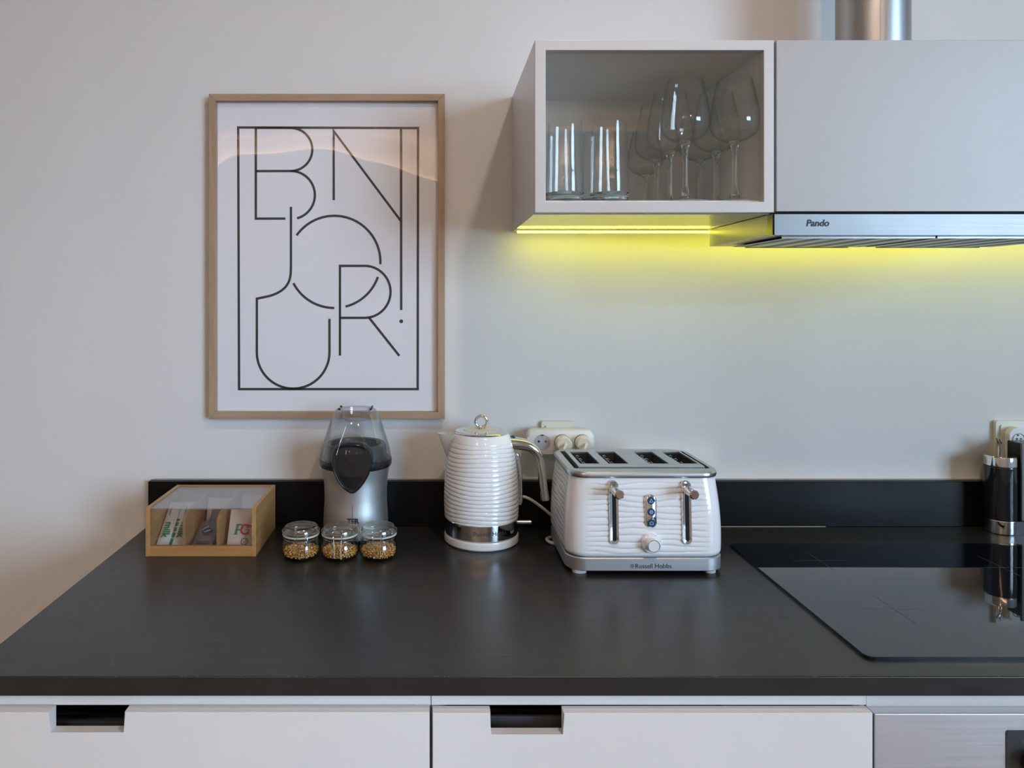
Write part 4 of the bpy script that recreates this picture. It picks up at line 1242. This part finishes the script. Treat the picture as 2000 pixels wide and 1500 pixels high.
# fronts of levers, buttons, dial
YFR = -HDB - 0.0015
def stad(hw_, hh, cx_, cz_, n=10): return [(p[0], p[1]) for p in rrect(hw_, hh, hw_ * 0.999, n, cx_, cz_)]
for lx in (X(1199, 1.302) - TX, X(1341, 1.302) - TX):
    zc_, hh = (0.169 + 0.0564) / 2, (0.169 - 0.0564) / 2
    bm = bmesh.new()
    o1 = stad(0.0088, hh, lx, zc_); o2 = stad(0.0075, hh - 0.0013, lx, zc_); o3 = stad(0.0036, hh - 0.006, lx, zc_)
    yl = lambda z: YFR + 0.0068 * max(0, (z - 0.03) / 0.14) ** 1.3 - 0.0022
    R_ = lambda pts, dy: [(x, yl(z) + dy, z) for x, z in pts]
    loft(bm, [R_(o1, 0.006), R_(o1, -0.0010), R_(o2, -0.0026), R_(o3, -0.0018), R_(o3, 0.004)], cap0=False, cap1=False)
    pl = obj('lever_plate', bm, M['chrome'], to, angle=50)
    bm = bmesh.new(); bm.faces.new(ring(bm, R_(stad(0.0040, hh - 0.0055, lx, zc_), -0.0014)))
    obj('lever_track', bm, M['black_plastic'], pl, smooth=False)
    bm = bmesh.new(); cyl(bm, (lx, yl(0.154) + 0.003, 0.1540), (lx + 0.001, yl(0.154) - 0.0385, 0.1535), 0.0082, 28, 0.0018)
    obj('lever', bm, M['chrome'], to)
bxc = X(1270.7, 1.302) - TX
zc_, hh = (0.1449 + 0.086) / 2, (0.1449 - 0.086) / 2
yl2 = lambda z: YFR + 0.0062 * max(0, (z - 0.03) / 0.14) ** 1.3 - 0.0022
bm = bmesh.new()
R_ = lambda pts, dy: [(x, yl2(z) + dy, z) for x, z in pts]
loft(bm, [R_(stad(0.0104, hh, bxc, zc_), 0.006), R_(stad(0.0104, hh, bxc, zc_), -0.001), R_(stad(0.0092, hh - 0.0012, bxc, zc_), -0.0022)], cap0=False)
bp = obj('button_plate', bm, M['chrome'], to, angle=50)
for q, zq in enumerate((0.1344, 0.1147, 0.0949)):
    yq = yl2(zq)
    bm = bmesh.new(); cyl(bm, (bxc, yq + 0.002, zq), (bxc, yq - 0.0036, zq), 0.0068, 28, 0.0010)
    bt = obj('button', bm, M['blue_button'], to)
    bm = bmesh.new()
    yi = yq - 0.0038
    if q == 0: pts = [(0, 0.0032), (-0.0032, -0.0022), (0.0032, -0.0022)]
    elif q == 1: pts = [(0.0034 * math.cos(PI * i / 6) * (1 if i % 2 == 0 else 0.45), 0.0034 * math.sin(PI * i / 6) * (1 if i % 2 == 0 else 0.45)) for i in range(12)]
    else: pts = [(-0.003, -0.0022), (0.003, -0.0022), (0.0030, 0.001), (0.0, 0.0030), (-0.0030, 0.001)]
    stroke(bm, pts, 0.0009, lambda a, c: (bxc + a, yi, zq + c), True)
    obj('icon', bm, M['icon'], bt, smooth=False)
dz = 0.0586
yq = yl2(dz)
bm = bmesh.new(); cyl(bm, (bxc, yq + 0.004, dz), (bxc, yq - 0.0030, dz), 0.0178, 40, 0.0012)
di = obj('dial_ring', bm, M['white_gloss'], to)
bm = bmesh.new()
for q in range(6):
    a = math.radians(215 - q * 50)
    stroke(bm, [(0.0150 * math.cos(a), 0.0150 * math.sin(a)), (0.0166 * math.cos(a), 0.0166 * math.sin(a))], 0.0007, lambda u, c: (bxc + u, yq - 0.0032, dz + c))
obj('dial_ticks', bm, M['ink'], di, smooth=False)['kind'] = 'stuff'
bm = bmesh.new(); cyl(bm, (bxc, yq - 0.0030, dz), (bxc, yq - 0.0160, dz), 0.0112, 36, 0.0012)
kn = obj('dial', bm, M['white_gloss'], to)
bm = bmesh.new(); tube(bm, [(bxc + 0.0104 * math.cos(2 * PI * i / 36), yq - 0.0160, dz + 0.0104 * math.sin(2 * PI * i / 36)) for i in range(36)], 0.0006, 6, True)
obj('dial_trim', bm, M['chrome'], kn)
tb = fit_text(text_mesh('Russell Hobbs', 0.012, 0.0001), X(1311, 1.302) - X(1241, 1.302))
stand(tb, (X(1276, 1.302) - TX, -HDB - 0.0003, Z(1105, 1.302) - ZT))
obj('lettering', tb, M['ink'], to, smooth=False)
obj('crest_mark', stand(crest(0.0075), (X(1234.5, 1.302) - TX, -HDB - 0.0004, Z(1105, 1.302) - ZT)), M['grey_ink'], to, smooth=False)
# toaster cord: a small loop peeping out on the worktop
bm = bmesh.new(); tube(bm, spline([(-0.080, 0.100, 0.006), (-0.125, 0.096, 0.0045), (-0.148, 0.082, 0.0042), (-0.152, 0.066, 0.006), (-0.1475, 0.058, 0.0042), (-0.135, 0.052, 0.0038), (-0.10, 0.055, 0.0038)], 8), 0.0034, 10)
obj('power_cord', bm, M['white_plastic'], to)

# ------------------------------------------------------------------ sockets
def plate(label, cx_, cz_, hw_, hh, name='wall_socket'):
    t = thing(name, label, 'socket', (cx_, 0, cz_))
    bm = bmesh.new(); prism_xz(bm, rrect(hw_, hh, 0.004, 5), -0.009, -0.0005, 0.0018)
    obj('cover_frame', bm, M['cream_plastic'], t)
    bm = bmesh.new(); prism_xz(bm, rrect(hw_ - 0.009, hh - 0.009, 0.003, 5), -0.0115, -0.0088, 0.0008)
    obj('insert', bm, M['white_plastic'], t)
    return t
px_, pz_ = (X(1057.5, 1.59) + X(1124, 1.59)) / 2, Z(823, 1.59) - 0.040
s1 = plate('cream wall socket plate peeking above the white adapter block', px_, pz_, 0.0375, 0.040)
ax0, ax1, az0, az1 = X(1030, 1.557), X(1161, 1.557), Z(887, 1.557), Z(840, 1.557)
ad = thing('socket_adapter', 'white three-way adapter block plugged in behind kettle and toaster', 'adapter', ((ax0 + ax1) / 2, 0, (az0 + az1) / 2))
hw_, hh = (ax1 - ax0) / 2, (az1 - az0) / 2
bm = bmesh.new(); prism_xz(bm, rrect(hw_, hh, 0.016, 8), YD(1.557), -0.0116, 0.005)
obj('housing', bm, M['white_plastic'], ad, angle=50)
scs = [X(1059, 1.557) - ad.location.x, X(1098, 1.557) - ad.location.x, X(1137, 1.557) - ad.location.x]
sz = Z(864, 1.557) - ad.location.z
for q, sx in enumerate(scs):
    bm = bmesh.new()
    cyl(bm, (sx, YD(1.557) - 0.0006, sz), (sx, YD(1.557) + 0.001, sz), 0.0172, 36)
    so = obj('socket_face', bm, M['grey_plastic'] if q == 0 else M['smoke'], ad)
    if q == 0:
        bm = bmesh.new(); cyl(bm, (sx + 0.0075, YD(1.557) - 0.0010, sz + 0.002), (sx + 0.0075, YD(1.557) - 0.0004, sz + 0.002), 0.0024, 16)
        obj('indicator', bm, M['red_plastic'], so)
        bm = bmesh.new(); cyl(bm, (sx - 0.0075, YD(1.557) - 0.0010, sz + 0.002), (sx - 0.0075, YD(1.557) - 0.0004, sz + 0.002), 0.0024, 16)
        obj('pin_hole', bm, M['black_plastic'], so)
        obj('earth_clip', B(sx - 0.003, sx + 0.003, YD(1.557) - 0.0014, YD(1.557) - 0.0004, sz + 0.0145, sz + 0.0165), M['black_plastic'], so)
pg_lab = ['round white plug in the middle of the adapter block', 'round white plug at the end of the adapter block above the toaster']
for q in (1, 2):
    p = thing('power_plug', pg_lab[q - 1], 'plug', (scs[q] + ad.location.x, YD(1.557) - 0.0008, sz + ad.location.z), 0, 'plugs in the adapter block')
    bm = bmesh.new(); cyl(bm, (0, 0, 0), (0.0, -0.026, -0.001), 0.0168, 36, 0.0025)
    obj('plug_body', bm, M['cream_plastic'], p)
    bm = bmesh.new()
    tube(bm, spline([(0.003, -0.0255, 0.001), (0.0, -0.034, -0.002), (-0.004, -0.038, -0.010), (-0.006, -0.034, -0.024)], 6), [0.0030] * 19, 10)
    obj('strain_relief', bm, M['white_plastic'], p)
# socket by the appliance
s2 = plate('cream wall socket plate behind the black appliance, far from the toaster', X(1946, 1.59) + 0.041, Z(822, 1.59) - 0.041, 0.041, 0.041)
pa = thing('plug_adapter', 'white rounded plug-in adapter with socket holes in the far wall plate', 'adapter', (X(1987, 1.577), 0, Z(834, 1.577)))
bm = bmesh.new()
prism_xz(bm, [(0.0198 * math.cos(PI * i / 20), -0.0198 + 0.0198 * math.sin(PI * i / 20)) for i in range(21)] + [(-0.0198, -0.062), (0.0198, -0.062)], YD(1.577) - 0.004, -0.0117, 0.0015)
obj('adapter_body', bm, M['white_plastic'], pa, angle=40)
yv = YD(1.577) - 0.0045
bm = bmesh.new(); tube(bm, [(0.0135 * math.cos(2 * PI * i / 36), yv, -0.027 + 0.0135 * math.sin(2 * PI * i / 36)) for i in range(36)], 0.0009, 6, True)
obj('socket_ring', bm, M['grey_plastic'], pa)
for (hx, hz) in ((-0.0045, -0.025), (0.0045, -0.025), (-0.002, -0.017)):
    bm = bmesh.new(); cyl(bm, (hx, yv + 0.001, hz), (hx, yv - 0.0002, hz), 0.0021, 14)
    obj('pin_hole', bm, M['black_plastic'], pa)
obj('earth_clip', B(-0.006, 0.002, yv - 0.0006, yv + 0.001, -0.0385, -0.0372), M['smoke'], pa)

# ------------------------------------------------------------------ black appliance at the frame edge
AX = X(1953, 1.55)
ap = thing('coffee_machine', 'glossy black countertop appliance with chrome bands, cut off by the picture edge', 'appliance', (AX, YD(1.549), ZT))
bm = bmesh.new()
base = [(p[0], p[1]) for p in rrect(0.095, 0.0295, 0.029, 10, 0.066, 0)]
prism_xy(bm, base, 0.0, 0.029, 0.002)
obj('base', bm, M['black_gloss'], ap)  # black colour stands in for chrome reflecting a dark surrounding
bm = bmesh.new(); lathe(bm, [(0.0297, 0.0012), (0.0302, 0.0025), (0.0302, 0.0275), (0.0297, 0.0288), (0.0290, 0.0288), (0.0290, 0.0012), (0.0297, 0.0012)], 64, -0.0003, -0.0012)
obj('chrome_band', bm, M['chrome'], ap)
bm = bmesh.new(); lathe(bm, [(0, 0.0292), (0.0295, 0.0292), (0.0298, 0.031), (0.0298, 0.139), (0.029, 0.141), (0, 0.141)], 48)
obj('canister', bm, M['black_gloss'], ap)
bm = bmesh.new(); lathe(bm, [(0, 0.1412), (0.0285, 0.1412), (0.030, 0.1425), (0.030, 0.1600), (0.0285, 0.1625), (0, 0.1625)], 48)
obj('chrome_cap', bm, M['chrome'], ap)
for dx in (-0.001, 0.005):
    bm = bmesh.new(); tube(bm, spline([(dx, 0.004, 0.162), (dx + 0.0008, 0.004, 0.180), (dx - 0.0008, 0.004, 0.190), (dx - 0.004, 0.004, 0.1985)], 6), 0.0016, 8)
    obj('steam_tube', bm, M['chrome'], ap)
obj('front_panel', B(X(1991, 1.53) - AX, X(1991, 1.53) - AX + 0.115, -0.0255, -0.0205, 0.0292, 0.192, bev=0.0015), M['panel_grey'], ap)
obj('tower', B(X(1991, 1.53) - AX + 0.010, X(1991, 1.53) - AX + 0.110, -0.0203, 0.0275, 0.0292, 0.190, bev=0.003), M['black_plastic'], ap)
bm = bmesh.new(); lathe(bm, [(0, 0.0292), (0.006, 0.0292), (0.006, 0.075), (0.0045, 0.085), (0, 0.087)], 24, 0.0335, 0.012)
obj('plug_stand_in', bm, M['black_gloss'], ap)  # narrow dark cylinder standing in for a plug behind

# a few worn spots on the worktop
rnd = random.Random(11)
bm = bmesh.new()
for k in range(34):
    x = rnd.uniform(-0.55, 0.58); y = rnd.uniform(-0.63, -0.32); a = rnd.uniform(-0.5, 0.5) + (PI / 2 if rnd.random() < 0.25 else 0)
    L = rnd.uniform(0.0015, 0.016); w_ = rnd.uniform(0.0002, 0.00042)
    dx_, dy_ = math.cos(a) * L, math.sin(a) * L; nx_, ny_ = -math.sin(a) * w_, math.cos(a) * w_
    vs = [bm.verts.new((x + p, y + q, ZT + 0.00008)) for p, q in ((-dx_ - nx_, -dy_ - ny_), (dx_ - nx_, dy_ - ny_), (dx_ + nx_, dy_ + ny_), (-dx_ + nx_, -dy_ + ny_))]
    bm.faces.new(vs)
for k in range(26):
    x = rnd.uniform(-0.6, 0.77); L = rnd.uniform(0.0006, 0.003)
    vs = [bm.verts.new((x + p, YFRONT + 0.0008 + q, ZT + 0.00005 - abs(q) * 0)) for p, q in ((-L, -0.0003), (L, -0.0004), (L * 0.8, 0.0012), (-L * 0.7, 0.0009))]
    bm.faces.new(vs)
o = obj('scratches', bm, M['scratch'], wt, smooth=False)
o['kind'] = 'stuff'
bpy.context.view_layer.update()
